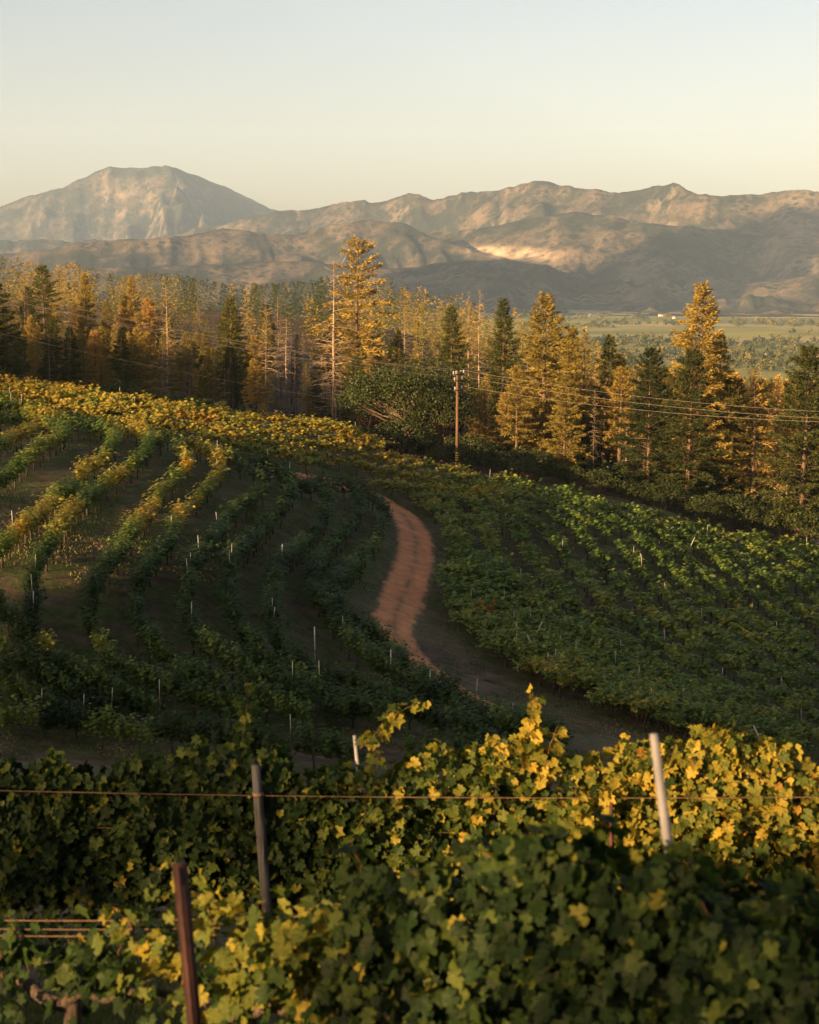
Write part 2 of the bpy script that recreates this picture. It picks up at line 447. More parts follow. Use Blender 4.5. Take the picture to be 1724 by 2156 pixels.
# ground: soil, dry grass and green grass, read from the place itself
def ground_mat():
    m, t, n, l = newmat('hillside_soil')
    b = n['Principled BSDF']
    g = nd(n, 'NewGeometry')
    def nz(scale, detail=5, rough=0.6, vec=None):
        x = nd(n, 'TexNoise'); x.inputs['Scale'].default_value = scale; x.inputs['Detail'].default_value = detail
        x.inputs['Roughness'].default_value = rough
        l.new(vec or g.outputs['Position'], x.inputs['Vector']); return x.outputs['Fac']
    soil = ramp(n, [(0.3, (0.032, 0.022, 0.015)), (0.48, (0.074, 0.051, 0.034)), (0.70, (0.15, 0.100, 0.064))]); l.new(nz(0.9, 8), soil.inputs[0])
    dry = ramp(n, [(0.3, (0.050, 0.046, 0.026)), (0.7, (0.14, 0.118, 0.064))]); l.new(nz(2.2, 6), dry.inputs[0])
    grn = ramp(n, [(0.3, (0.020, 0.036, 0.010)), (0.7, (0.075, 0.105, 0.024))]); l.new(nz(3.0, 6), grn.inputs[0])
    c = mix(n, l, ramp_out(n, l, nz(0.16, 5), 0.46, 0.60), soil.outputs[0], dry.outputs[0])
    a = nd(n, 'Attribute', attribute_name='tint')              # nearness of a watered vine row
    gm = math_(n, l, 'MULTIPLY', a.outputs['Fac'], ramp_out(n, l, nz(0.7, 6), 0.38, 0.58))
    c = mix(n, l, gm, c, grn.outputs[0])
    # small pale stones and straw
    v = nd(n, 'TexVoronoi'); v.inputs['Scale'].default_value = 3.0; l.new(g.outputs['Position'], v.inputs['Vector'])
    c = mix(n, l, math_(n, l, 'MULTIPLY', ramp_out(n, l, v.outputs['Distance'], 0.09, 0.05), 0.7), c, (0.34, 0.28, 0.21))
    # valley floor: fields
    sep = nd(n, 'SeparateXYZ'); l.new(g.outputs['Position'], sep.inputs[0])
    mp = nd(n, 'Mapping'); mp.inputs['Scale'].default_value = (0.0022, 0.0034, 0); mp.inputs['Rotation'].default_value = (0, 0, 0.3)
    l.new(g.outputs['Position'], mp.inputs[0])
    vf = nd(n, 'TexVoronoi', distance='MANHATTAN'); vf.inputs['Scale'].default_value = 1.0; l.new(mp.outputs[0], vf.inputs['Vector'])
    sepc = nd(n, 'SeparateColor'); l.new(vf.outputs['Color'], sepc.inputs[0])
    fr = ramp(n, [(0.0, (0.14, 0.15, 0.035)), (0.45, (0.27, 0.25, 0.06)), (0.7, (0.18, 0.18, 0.045)), (0.85, (0.38, 0.31, 0.16)), (1.0, (0.11, 0.12, 0.04))])
    l.new(sepc.outputs[0], fr.inputs[0])
    wv = mix(n, l, nz(0.02, 4), fr.outputs[0], mix(n, l, 0.5, fr.outputs[0], (0.05, 0.07, 0.02)))
    c = mix(n, l, ramp_out(n, l, sep.outputs[2], -62, -84), c, wv)
    # far slopes: chaparral
    ch = ramp(n, [(0.35, (0.035, 0.038, 0.016)), (0.6, (0.11, 0.085, 0.045))]); l.new(nz(0.02, 8, 0.7), ch.inputs[0])
    c = mix(n, l, ramp_out(n, l, sep.outputs[2], 14, 30), c, ch.outputs[0])
    l.new(c, b.inputs['Base Color']); b.inputs['Roughness'].default_value = 0.95; b.inputs['Specular IOR Level'].default_value = 0.1
    bp = nd(n, 'Bump'); bp.inputs['Strength'].default_value = 0.9; bp.inputs['Distance'].default_value = 0.12
    l.new(nz(2.6, 8, 0.7), bp.inputs['Height']); l.new(bp.outputs[0], b.inputs['Normal'])
    return m
M_GROUND = ground_mat()

def road_mat():
    m, t, n, l = newmat('red_dirt')
    b = n['Principled BSDF']; g = nd(n, 'NewGeometry')
    def nz(scale, detail=6):
        x = nd(n, 'TexNoise'); x.inputs['Scale'].default_value = scale; x.inputs['Detail'].default_value = detail; x.inputs['Roughness'].default_value = 0.65
        l.new(g.outputs['Position'], x.inputs['Vector']); return x.outputs['Fac']
    r = ramp(n, [(0.3, (0.33, 0.128, 0.056)), (0.55, (0.47, 0.20, 0.090)), (0.75, (0.56, 0.28, 0.14))]); l.new(nz(1.1), r.inputs[0])
    a = nd(n, 'Attribute', attribute_name='tint')            # 0 wheel rut .. 1 untrodden crown and verge
    gr = ramp(n, [(0.3, (0.065, 0.058, 0.030)), (0.7, (0.15, 0.115, 0.064))]); l.new(nz(3.0), gr.inputs[0])
    k = math_(n, l, 'MULTIPLY', a.outputs['Fac'], ramp_out(n, l, nz(0.9), 0.36, 0.58))
    k = math_(n, l, 'ADD', k, math_(n, l, 'MAXIMUM', math_(n, l, 'SUBTRACT', a.outputs['Fac'], 1.0), 0.0), True)
    c = mix(n, l, k, r.outputs[0], gr.outputs[0])
    l.new(c, b.inputs['Base Color']); b.inputs['Roughness'].default_value = 0.95; b.inputs['Specular IOR Level'].default_value = 0.1
    bp = nd(n, 'Bump'); bp.inputs['Strength'].default_value = 0.7; bp.inputs['Distance'].default_value = 0.06
    l.new(nz(3.5, 8), bp.inputs['Height']); l.new(bp.outputs[0], b.inputs['Normal'])
    return m
M_ROAD = road_mat()

def mountain_mat():
    m, t, n, l = newmat('mountain_scrub')
    b = n['Principled BSDF']; g = nd(n, 'NewGeometry')
    def nz(scale, detail=6, rough=0.6):
        x = nd(n, 'TexNoise'); x.inputs['Scale'].default_value = scale; x.inputs['Detail'].default_value = detail; x.inputs['Roughness'].default_value = rough
        l.new(g.outputs['Position'], x.inputs['Vector']); return x.outputs['Fac']
    grass = ramp(n, [(0.3, (0.075, 0.060, 0.044)), (0.55, (0.12, 0.096, 0.068)), (0.8, (0.17, 0.135, 0.096))]); l.new(nz(0.004, 7), grass.inputs[0])
    scrub = ramp(n, [(0.3, (0.010, 0.014, 0.010)), (0.7, (0.032, 0.036, 0.023))]); l.new(nz(0.012, 6), scrub.inputs[0])
    f = ramp_out(n, l, nz(0.0036, 10, 0.72), 0.42, 0.54)
    # single trees and bushes
    v = nd(n, 'TexVoronoi'); v.inputs['Scale'].default_value = 0.030; l.new(g.outputs['Position'], v.inputs['Vector'])
    sp = math_(n, l, 'MULTIPLY', ramp_out(n, l, v.outputs['Distance'], 0.55, 0.35), ramp_out(n, l, nz(0.006, 5), 0.36, 0.55))
    f = math_(n, l, 'MAXIMUM', f, sp, True)
    spos = nd(n, 'SeparateXYZ'); l.new(g.outputs['Position'], spos.inputs[0])
    f = math_(n, l, 'MAXIMUM', f, math_(n, l, 'MULTIPLY', ramp_out(n, l, spos.outputs[1], 9300, 10300), ramp_out(n, l, nz(0.007, 8, 0.7), 0.62, 0.44)), True)   # the far peak is wooded
    c = mix(n, l, f, grass.outputs[0], scrub.outputs[0])
    # rock where it is steep
    sep = nd(n, 'SeparateXYZ'); l.new(g.outputs['Normal'], sep.inputs[0])
    rk = math_(n, l, 'MULTIPLY', ramp_out(n, l, sep.outputs[2], 0.72, 0.55), ramp_out(n, l, nz(0.011, 6), 0.50, 0.6))
    c = mix(n, l, math_(n, l, 'MULTIPLY', rk, 0.5), c, (0.20, 0.165, 0.13))
    a = nd(n, 'Attribute', attribute_name='tint')            # quarry benches
    c = mix(n, l, math_(n, l, 'MULTIPLY', a.outputs['Fac'], ramp_out(n, l, nz(0.02, 6), 0.3, 0.6)), c, (0.42, 0.33, 0.23))
    l.new(c, b.inputs['Base Color']); b.inputs['Roughness'].default_value = 1.0; b.inputs['Specular IOR Level'].default_value = 0.0
    bp = nd(n, 'Bump'); bp.inputs['Strength'].default_value = 1.0; bp.inputs['Distance'].default_value = 22.0
    l.new(nz(0.016, 9, 0.75), bp.inputs['Height']); l.new(bp.outputs[0], b.inputs['Normal'])
    return m
M_MOUNTAIN = mountain_mat()

# ------------------------------------------------------------------ rows of vines traced in the picture
K = 1724 / 1890
def z6(pts): return [((X / 2.4629) * K, (840 + Y / 2.4629) * K) for X, Y in pts]
def z7(pts): return [((600 + X / 2.4629) * K, (1000 + Y / 2.4629) * K) for X, Y in pts]
ROWS_L = [
    z7([(460,260),(600,330),(680,400),(710,470),(660,590),(570,720),(480,800),(430,900),(450,1000),(560,1080),(700,1180),(800,1290),(950,1370),(1060,1440),(1200,1530),(1350,1580),(1500,1620),(1700,1690)]),
    z7([(270,260),(450,290),(560,350),(560,440),(450,590),(350,700),(300,800),(330,930),(420,1060),(500,1160),(620,1260),(760,1350),(900,1440),(1050,1510),(1250,1590),(1500,1680)]),
    z7([(40,220),(200,280),(340,310),(390,400),(330,530),(230,640),(110,740),(80,880),(60,1040),(110,1200),(250,1300),(420,1370),(600,1440),(800,1530),(1000,1600),(1300,1700)]),
    z6([(1240,500),(1480,560),(1620,610),(1660,700),(1580,850),(1470,960),(1350,1070),(1300,1200),(1310,1360),(1360,1510),(1480,1640),(1630,1740),(1830,1840),(2030,1930),(2280,2010)]),
    z6([(1070,440),(1280,530),(1440,600),(1490,680),(1430,770),(1330,850),(1220,970),(1140,1080),(1080,1200),(1060,1340),(1090,1500),(1230,1640),(1450,1750),(1700,1860),(2000,1960)]),
    z6([(860,390),(1040,440),(1200,490),(1250,560),(1230,640),(1130,750),(1050,830),(980,920),(960,1010),(870,1120),(800,1240),(780,1380),(820,1520),(950,1660),(1150,1780),(1450,1890),(1800,1990)]),
    z6([(520,330),(750,380),(900,430),(1020,480),(1060,560),(980,660),(900,740),(830,850),(760,940),(700,1030),(620,1130),(550,1250),(510,1380),(540,1530),(660,1680),(880,1800),(1200,1910),(1500,2000)]),
    z6([(200,270),(500,330),(700,340),(830,390),(840,480),(780,560),(660,640),(560,720),(440,800),(320,960),(230,1080),(190,1230),(180,1400),(230,1550),(380,1700),(620,1830),(900,1940)]),
    z6([(0,180),(200,290),(400,330),(620,390),(650,450),(600,520),(500,590),(430,660),(330,750),(220,850),(60,980),(-40,1080)]),
    z6([(0,300),(160,310),(290,340),(360,380),(330,420),(240,470),(150,540),(0,650),(-60,700)]),
    z6([(-40,470),(100,400),(190,370)]),
    z6([(-40,1330),(100,1480),(250,1650),(480,1800),(760,1930)]),
    z6([(-40,1560),(150,1700),(380,1850),(620,1960)]),
    z6([(-40,1750),(200,1880),(450,2000)]),
    [(-40,1480),(250,1525),(560,1556),(860,1580),(1150,1592)],
    [(150,1572),(560,1605),(900,1618),(1200,1632)],
]
left_rows = [spline([hit(u, v, 1.05) for u, v in r], 1.45) for r in ROWS_L]

GUIDE = [(-60,825),(120,845),(300,876),(600,922),(780,960),(885,990),(1031,1030),(1157,1085),(1221,1124),(1313,1231),(1372,1289),(1464,1353),(1591,1435),(1724,1508),(1900,1590)]
gp = spline([hit(u, v, 1.0) for u, v in GUIDE], 1.0)
gt = np.gradient(gp, axis=0); gt /= np.linalg.norm(gt, axis=1)[:, None]
for _ in range(60): gt[1:-1] = (gt[:-2] + 2 * gt[1:-1] + gt[2:]) / 4
gn = np.c_[-gt[:, 1], gt[:, 0]]
POLY_R = [(-60,806),(250,860),(500,892),(700,916),(770,940),(860,988),(1000,1022),(1200,1056),(1300,1090),(1500,1135),(1800,1185),(1800,1660),(1600,1590),(1450,1565),(1300,1525),(1185,1470),(1085,1420),(1020,1375),(955,1300),(935,1250),(950,1190),(945,1130),(890,1085),(800,1045),(700,1010),(560,985),(450,955),(300,918),(150,900),(-60,885)]
def inside(u, v, poly):
    c = np.zeros(len(u), bool); j = len(poly) - 1
    for i in range(len(poly)):
        xi, yi = poly[i]; xj, yj = poly[j]
        k = ((yi > v) != (yj > v)) & (u < (xj - xi) * (v - yi) / (yj - yi + 1e-12) + xi)
        c ^= k; j = i
    return c
right_rows = []
for k in range(-26, 30):
    c = gp + gn * (k * 2.6)
    d = np.einsum('ij,ij->i', np.gradient(c, axis=0), gt)
    c = c[d > 0.12]
    if len(c) < 4: continue
    s = np.r_[0, np.cumsum(np.linalg.norm(np.diff(c, axis=0), axis=1))]
    q = np.arange(rng.uniform(0, 1.4), s[-1], 1.5)
    c2 = np.c_[np.interp(q, s, c[:, 0]), np.interp(q, s, c[:, 1])]
    u, v = pix(c2[:, 0], c2[:, 1], ground(c2[:, 0], c2[:, 1]))
    ok = inside(u, v, POLY_R) & (c2[:, 1] > 55) & (c2[:, 1] < 175)
    right_rows.append((c2, ok))

# ------------------------------------------------------------------ ground sheet, road, paths
ang = np.r_[np.arange(-180, -60, 3.0), np.arange(-60, -19, 0.9), np.arange(-19, 19, 0.15), np.arange(19, 60, 0.9), np.arange(60, 180, 3.0)]
ang = np.radians(ang)
rad = np.exp(np.linspace(math.log(0.8), math.log(6900), 430))
RR, AA = np.meshgrid(rad, ang, indexing='ij')
GX = RR * np.sin(AA); GY = RR * np.cos(AA)
GZ = ground(GX, GY)
na = len(ang)
V = np.c_[GX.ravel(), GY.ravel(), GZ.ravel()]
i = np.arange(len(rad) - 1)[:, None] * na; j = np.arange(na)[None]; j2 = (j + 1) % na
F = np.stack([i + j, i + na + j, i + na + j2, i + j2], -1).reshape(-1, 4)
V = np.vstack([V, [[0, 0, gz(0, 0)]]])
Ft = np.stack([np.arange(na), (np.arange(na) + 1) % na, np.full(na, len(V) - 1)], -1)
green = np.zeros(len(V))
allrow = np.vstack([spline(r, 0.7) if len(r) > 3 else r for r in left_rows])
sel = np.nonzero((np.hypot(V[:, 0], V[:, 1]) < 150) & (V[:, 1] > 45) & (np.abs(V[:, 0]) < 60))[0]
for a0 in range(0, len(sel), 3000):
    ii = sel[a0:a0+3000]
    d = np.sqrt(((V[ii, None, :2] - allrow[None]) ** 2).sum(-1)).min(1)
    green[ii] = np.clip(1.5 - d / 1.5, 0.12, 1)
rr_ = np.vstack([c[ok] for c, ok in right_rows])
for a0 in range(0, len(sel), 3000):
    ii = sel[a0:a0+3000]
    d = np.sqrt(((V[ii, None, :2] - rr_[None]) ** 2).sum(-1)).min(1)
    green[ii] = np.maximum(green[ii], np.clip(1.5 - d / 1.6, 0, 0.85))
nearf = (np.hypot(V[:, 0], V[:, 1]) < 40)
green[nearf] = 0.55 + 0.45 * noise(V[nearf, 0] / 2, V[nearf, 1] / 2, 3)
structure(ob('ground', mesh_np('ground', V, [F, Ft], M_GROUND, green, True)))

def strip(name, line, width, label, lift=0.05, ruts=True, seed=1, n=13):
    c = spline(line, 0.5)
    t = np.gradient(c, axis=0); t /= np.linalg.norm(t, axis=1)[:, None]
    nn = np.c_[-t[:, 1], t[:, 0]]
    s = np.arange(len(c)) * 0.5
    w = np.broadcast_to(np.asarray(width, float) if np.isscalar(width) else np.interp(np.linspace(0, 1, len(c)), np.linspace(0, 1, len(width)), width), (len(c),))
    k = np.linspace(-1, 1, n)
    off = k[None] * (w[:, None] / 2) + 0.16 * np.sign(k)[None] * (np.abs(k)[None] > 0.8) * fbm(s[:, None] / 1.3 + 50 * (k[None] > 0), 0 * k[None] + seed, 3, seed)
    X = c[:, 0:1] + nn[:, 0:1] * off; Y = c[:, 1:2] + nn[:, 1:2] * off
    Z = ground(X, Y) + lift
    if ruts:
        Z -= 0.045 * np.exp(-((np.abs(k)[None] - 0.5) / 0.16) ** 2)
        tint = 0.05 + 0.95 * np.maximum(0.85 * np.exp(-(k / 0.15) ** 2)[None] * np.ones_like(X), 1.6 * sstep(0.62, 1.0, np.abs(k))[None])
    else:
        tint = np.ones_like(X) * 0.45 + 0.5 * sstep(0.6, 1.0, np.abs(k))[None]
    Z[:, 0] -= 0.10; Z[:, -1] -= 0.10
    V = np.c_[X.ravel(), Y.ravel(), Z.ravel()]
    i = np.arange(len(c) - 1)[:, None] * n; j = np.arange(n - 1)[None]
    F = np.stack([i + j, i + j + 1, i + n + j + 1, i + n + j], -1).reshape(-1, 4)
    return structure(ob(name, mesh_np(name, V, F, M_ROAD, tint.ravel(), True)), label)

ROAD = [(560,988),(690,1018),(760,1036),(805,1056),(842,1080),(868,1115),(876,1155),(868,1205),(846,1265),(830,1315),(846,1360),(886,1403),(940,1442),(1010,1480),(1110,1525),(1200,1560)]
road_xy = [hit(u, v) for u, v in ROAD]
strip('dirt_road', road_xy, [2.2, 2.5, 2.8, 2.8, 2.8, 2.8, 2.9, 2.7, 2.4, 2.0, 1.6, 1.0], 'winding reddish dirt road between the two vine blocks', lift=0.11, seed=3)
strip('headland_path', [hit(u, v) for u, v in [(700,893),(745,912),(800,938),(860,966),(920,986),(985,1002),(1060,1020)]], [2.0, 4.5, 6.5, 6.0, 5.0, 4.0, 2.0], 'pale dirt headland path along the foot of the utility pole', 0.05, False, 8, 11)

# ------------------------------------------------------------------ mountains beyond the valley
def mountains():
    az = np.radians(np.r_[np.arange(-34, -17, 0.25), np.arange(-17, 17, 0.074), np.arange(17, 34, 0.25)])
    r = np.r_[np.linspace(4300, 9800, 270), np.linspace(9830, 13800, 90)]
    R, A = np.meshgrid(r, az, indexing='ij')
    X = R * np.sin(A); Y = R * np.cos(A)
    U = 862 + FPX * np.tan(A) / CP * 1.0
    # distances stretch with depth; each crest line: (U, V), how far, front run, back run
    def line(pts):
        p = np.array(pts, float); return np.interp(U, p[:, 0], p[:, 1])
    crests = [
        ([(-900,470),(-300,450),(0,430),(60,405),(130,392),(170,370),(235,343),(290,350),(330,346),(385,350),(420,360),(470,380),(520,405),(570,432),(640,450),(760,480),(900,520),(2600,560)], 11600, 11600, 2600, 1800),
        ([(-900,520),(300,500),(450,470),(560,447),(640,437),(700,425),(760,416),(800,418),(860,401),(905,412),(930,410),(985,395),(1030,400),(1080,385),(1120,373),(1150,375),(1200,385),(1250,392),(1300,398),(1360,388),(1420,378),(1465,400),(1520,404),(1570,405),(1600,402),(1660,390),(1724,398),(2000,385),(2600,420)], 9000, 7100, 2100, 1500),
        ([(-900,560),(600,540),(780,515),(900,485),(1000,475),(1100,455),(1200,438),(1290,446),(1340,462),(1450,470),(1540,480),(1600,490),(1724,500),(2600,520)], 7400, 6500, 1700, 900),
        ([(-900,540),(0,530),(100,522),(150,510),(200,502),(300,497),(400,490),(470,475),(520,481),(620,490),(700,466),(780,456),(850,462),(900,490),(1000,525),(1100,545),(1200,575),(1350,600),(2600,620)], 6700, 6100, 1200, 900),
        ([(-900,590),(0,585),(200,560),(400,556),(500,548),(650,545),(760,560),(850,562),(950,545),(1060,540),(1150,555),(1250,590),(1400,622),(1500,612),(1600,590),(1724,575),(2600,560)], 5750, 5500, 900, 800),
    ]
    wx = X + 260 * fbm(X / 900, Y / 900, 3, 71); wy = Y + 260 * fbm(X / 900, Y / 900, 3, 83)
    n1 = ridged(wx / 1150, wy / 1500, 5, 47)
    n2 = ridged(wx / 420, wy / 520, 5, 57, 0.55)
    n3 = fbm(wx / 150, wy / 150, 5, 63, 0.6); n4 = ridged(wx / 190, wy / 260, 4, 65, 0.6)
    n5 = ridged(wx / 260 + 0.2 * fbm(wx / 400, wy / 400, 2, 66), wy / 1100, 4, 67, 0.55); n6 = ridged(wx / 95, wy / 380, 3, 68, 0.55)
    # narrower crest undulation by distance
    Z = np.full_like(X, VALLEY - 15)
    for k, (pts, RL, RRt, front, back) in enumerate(crests):
        Rc = RL + (RRt - RL) * sstep(300, 1724, U) + 260 * fbm(U / 260 + k * 9, 0 * U + k, 3, 90 + k)
        Vl = line(pts)
        jag = 5.0 if k == 1 else 2.0
        Vl = Vl - jag * fbm(U / 38, 0 * U + 3 * k, 2, 130 + k) - 0.45 * jag * fbm(U / 10, 0 * U + 5 * k, 2, 140 + k)
        a_, b_ = ray(U, Vl)
        crest = b_ * (Rc * np.cos(A))
        d = (R - Rc)
        fr = np.clip(1 + d / front, 0, 1); bk = np.clip(1 - d / back, 0, 1)
        prof = np.where(d < 0, 0.45 * fr ** 1.0 + 0.55 * fr ** 2.2, bk)
        rel = (crest - VALLEY)
        env = np.where(d < 0, np.clip(1 - fr, 0, 1) ** 0.7 * np.clip(fr * 3, 0, 1), 0.0)
        z = VALLEY + rel * prof + env * (rel * 1.1) * (n1 - 0.52) + env * rel * 0.85 * (n2 - 0.42) + (0.10 + env) * n3 * 44 + env * 95 * (n4 - 0.45) + env * rel * 0.42 * (n5 - 0.45) + np.minimum(env * 2, 1) * 46 * (n6 - 0.45)
        Z = np.where(z > Z, z, Z)
    for _ in range(2):
        Zp = np.pad(Z, ((2, 2), (0, 0)), 'edge'); Z = (Zp[:-4] + 4 * Zp[1:-3] + 6 * Zp[2:-2] + 4 * Zp[3:-1] + Zp[4:]) / 16
    quarry = np.zeros_like(X)
    u, v = pix(X, Y, Z)
    quarry = np.exp(-((u - 1075) / 85) ** 2 - ((v - 531 - (u - 1075) * 0.06) / 11) ** 2) * 1.6 * (R < 6900)
    ny, nx = X.shape
    Vv = np.c_[X.ravel(), Y.ravel(), Z.ravel()]
    i = np.arange(ny - 1)[:, None] * nx; j = np.arange(nx - 1)[None]
    F = np.stack([i + j, i + j + 1, i + nx + j + 1, i + nx + j], -1).reshape(-1, 4)[:, ::-1]
    structure(ob('mountains', mesh_np('mountains', Vv, F, M_MOUNTAIN, np.clip(quarry, 0, 1).ravel(), True)), 'hazy brown mountain range beyond the valley')
mountains()
# ------------------------------------------------------------------ trees: one of each kind, copied later
UP = np.array([0, 0, 1.0])
def branch_pts(o, d, L, sag, n=5):
    s = np.linspace(0, 1, n)[:, None]
    return o + d * s * L + UP * (sag * L * s ** 2)

def conifer(seed, R=0.15, base=0.15, nb=110, dens=1.0, droop=-0.12, top_up=0.6, gap=0.25, H=20.0, wide=0.85, detail=1.0, leaf=1.0, power=0.85):
    """returns trunk MB and (card centres...) for a conifer of height H standing at the origin"""
    g = np.random.default_rng(seed)
    wood = MB()
    lean = g.normal(0, 0.012, 2)
    zz = np.linspace(-0.4, H, 12)
    tp = np.c_[lean[0] * zz + 0.06 * np.sin(zz * 0.5 + seed), lean[1] * zz, zz]
    wood.tube(tp, np.interp(zz, [0, H], [0.018 * H, 0.012]) * np.interp(zz, [-0.4, 1.0, 3], [1.35, 1.1, 1.0]), 7)
    C, AX, NO, LE, WI = [], [], [], [], []
    az = g.uniform(0, 6.28)
    side = g.uniform(0.75, 1.25, 7)
    for i in range(nb):
        t = base + (0.985 - base) * ((i + g.uniform(0, 1)) / nb) ** 0.92
        tt = (t - base) / (1 - base)
        az += 2.399 + g.normal(0, 0.35)
        sec = side[int((az % 6.2831) / 6.2831 * 7) % 7]
        L = R * H * (max(1 - tt, 0) ** power) * min(1, 0.55 + tt * 4) * g.uniform(0.62, 1.12) * sec + 0.03 * H * 0.6
        if g.uniform() < gap * (1 - tt): L *= g.uniform(0.25, 0.6)
        el = droop + (top_up - droop) * tt ** 1.6 + g.normal(0, 0.10)
        d = np.array([math.cos(az) * math.cos(el), math.sin(az) * math.cos(el), math.sin(el)])
        o = np.array([np.interp(t * H, zz, tp[:, 0]), np.interp(t * H, zz, tp[:, 1]), t * H])
        sag = g.uniform(-0.16, 0.05)
        p = branch_pts(o, d, L, sag)
        wood.tube(p, np.linspace(0.012 * L + 0.012, 0.006, 5), 3, False)
        n = max(5, int(L * 27 * dens * detail))
        s = g.uniform(0.12, 1.0, n) ** 0.75
        lat = unit(np.cross(d, UP))
        w = (0.34 * L * (1.08 - s) + 0.16) * wide
        sd_ = g.uniform(-1, 1, n)
        c = o + d * (s * L)[:, None] + UP * (sag * L * s ** 2)[:, None] + lat * (w * sd_ * 0.75)[:, None] + g.normal(0, 0.07, (n, 3)) + UP * g.uniform(-0.18, 0.1, n)[:, None]
        ax = d * (0.8) + lat * sd_[:, None] * 0.9 + g.normal(0, 0.28, (n, 3)) + UP * g.uniform(-0.45, 0.35, n)[:, None]
        C.append(c); AX.append(ax); NO.append(d * 0.7 + UP * 0.45 + g.normal(0, 0.65, (n, 3)))
        le = g.uniform(0.26, 0.60, n) * (0.75 + 0.05 * L) * leaf
        LE.append(le); WI.append(le * g.uniform(0.17, 0.33, n))
    # leader
    n = int(26 * detail)
    zt = H * (1 - 0.09 * g.uniform(0, 1, n)); th = g.uniform(0, 6.28, n)
    C.append(np.c_[np.interp(zt, zz, tp[:, 0]), np.interp(zt, zz, tp[:, 1]), zt]); AX.append(np.c_[np.cos(th), np.sin(th), g.uniform(0.3, 1.4, n)])
    NO.append(UP + g.normal(0, 0.6, (n, 3))); LE.append(g.uniform(0.35, 0.7, n)); WI.append(g.uniform(0.15, 0.3, n))
    fol = cards(np.vstack(C), np.vstack(AX), np.vstack(NO), np.concatenate(LE), np.concatenate(WI))
    return wood, fol

def snag(seed, H=20.0, nb=60, R=0.17, base=0.25, droop=-0.15, twigs=5, H0=None, curl=0.0):
    g = np.random.default_rng(seed)
    zz = np.linspace(-0.4, H, 12); lean = g.normal(0, 0.012, 2)
    tp = np.c_[lean[0] * zz + 0.08 * np.sin(zz * 0.4 + seed), lean[1] * zz, zz]
    trunk = MB(); trunk.tube(tp, np.interp(zz, [0, H], [0.0105 * H, 0.02]), 7)
    br = MB()
    az = 0
    for i in range(nb):
        t = base + (0.98 - base) * (i + g.uniform()) / nb
        tt = (t - base) / (1 - base)
        az += 2.399 + g.normal(0, 0.4)
        L = R * H * ((1 - tt) ** 0.7) * g.uniform(0.35, 1.1) + 0.35
        if g.uniform() < 0.25: L *= 0.4
        el = droop + 0.75 * tt + g.normal(0, 0.16)
        d = np.array([math.cos(az) * math.cos(el), math.sin(az) * math.cos(el), math.sin(el)])
        o = np.array([np.interp(t * H, zz, tp[:, 0]), np.interp(t * H, zz, tp[:, 1]), t * H])
        sag = g.uniform(-0.25, 0.15) - curl
        p = branch_pts(o, d, L, sag, 6)
        p[1:] += g.normal(0, 0.03 * L, (5, 3))
        br.tube(p, np.linspace(0.015 * L + 0.014, 0.010, 6), 4, False)
        lat = unit(np.cross(d, UP))
        for k in range(int(twigs * (0.5 + L / 3))):
            s = g.uniform(0.25, 0.98); oo = o + d * s * L + UP * sag * L * s * s
            dd = unit(d * 0.7 + lat * g.choice([-1, 1]) * g.uniform(0.4, 1.1) + UP * g.normal(0, 0.35))
            br.tube(branch_pts(oo, dd, g.uniform(0.2, 0.5) * (L * (1.1 - s) + 0.5), g.uniform(-0.4, 0.2), 3), [0.020, 0.015, 0.009], 3, False)
    return trunk, br

def clumps(g, centres, radii, n, size, flat=0.8):
    C, NO = [], []
    for c, r in zip(centres, radii):
        d = unit(g.normal(0, 1, (n, 3))); d[:, 2] = np.where(d[:, 2] < -0.35, -d[:, 2], d[:, 2])
        q = np.asarray(c) + d * (r * g.uniform(0.55, 1.08, n) ** 0.7)[:, None] * np.array([1, 1, flat])
        C.append(q); NO.append(d + g.normal(0, 0.55, (n, 3)))
    C = np.vstack(C); NO = np.vstack(NO)
    ax = g.normal(0, 1, C.shape); ax[:, 2] -= 0.3
    le = g.uniform(0.6, 1.25, len(C)) * size
    return cards(C, ax, NO, le, le * g.uniform(0.55, 0.9, len(C)))

def broadleaf(seed, H=9.0, W=9.0, n_cl=46, n_leaf=85, size=0.30, trunks=1):
    g = np.random.default_rng(seed)
    wood = MB(); cen = []; rr = []
    for k in range(n_cl):
        d = unit(g.normal(0, 1, 3)); d[2] = abs(d[2]) * 0.9 - 0.12
        q = np.array([d[0] * W * 0.40, d[1] * W * 0.40, H * 0.56 + d[2] * H * 0.36]) * g.uniform(0.8, 1.0)
        cen.append(q); rr.append(g.uniform(0.10, 0.19) * W)
    for b in range(trunks):
        th = g.uniform(0, 6.28)
        base = np.array([0.35 * b * math.cos(th), 0.35 * b * math.sin(th), -0.3])
        fork = np.array([0.10 * W * math.cos(th), 0.10 * W * math.sin(th), H * 0.33])
        wood.tube(np.array([base, base * 0.5 + fork * 0.5 + g.normal(0, 0.1, 3), fork]), [0.035 * H, 0.028 * H, 0.022 * H], 7)
        for q in cen[b::trunks]:
            mid = (fork + q) / 2 + g.normal(0, 0.25, 3) - UP * 0.25
            wood.tube(np.array([fork, mid, q]), [0.012 * H, 0.008 * H, 0.003 * H], 4, False)
    return wood, clumps(g, cen, rr, n_leaf, size)

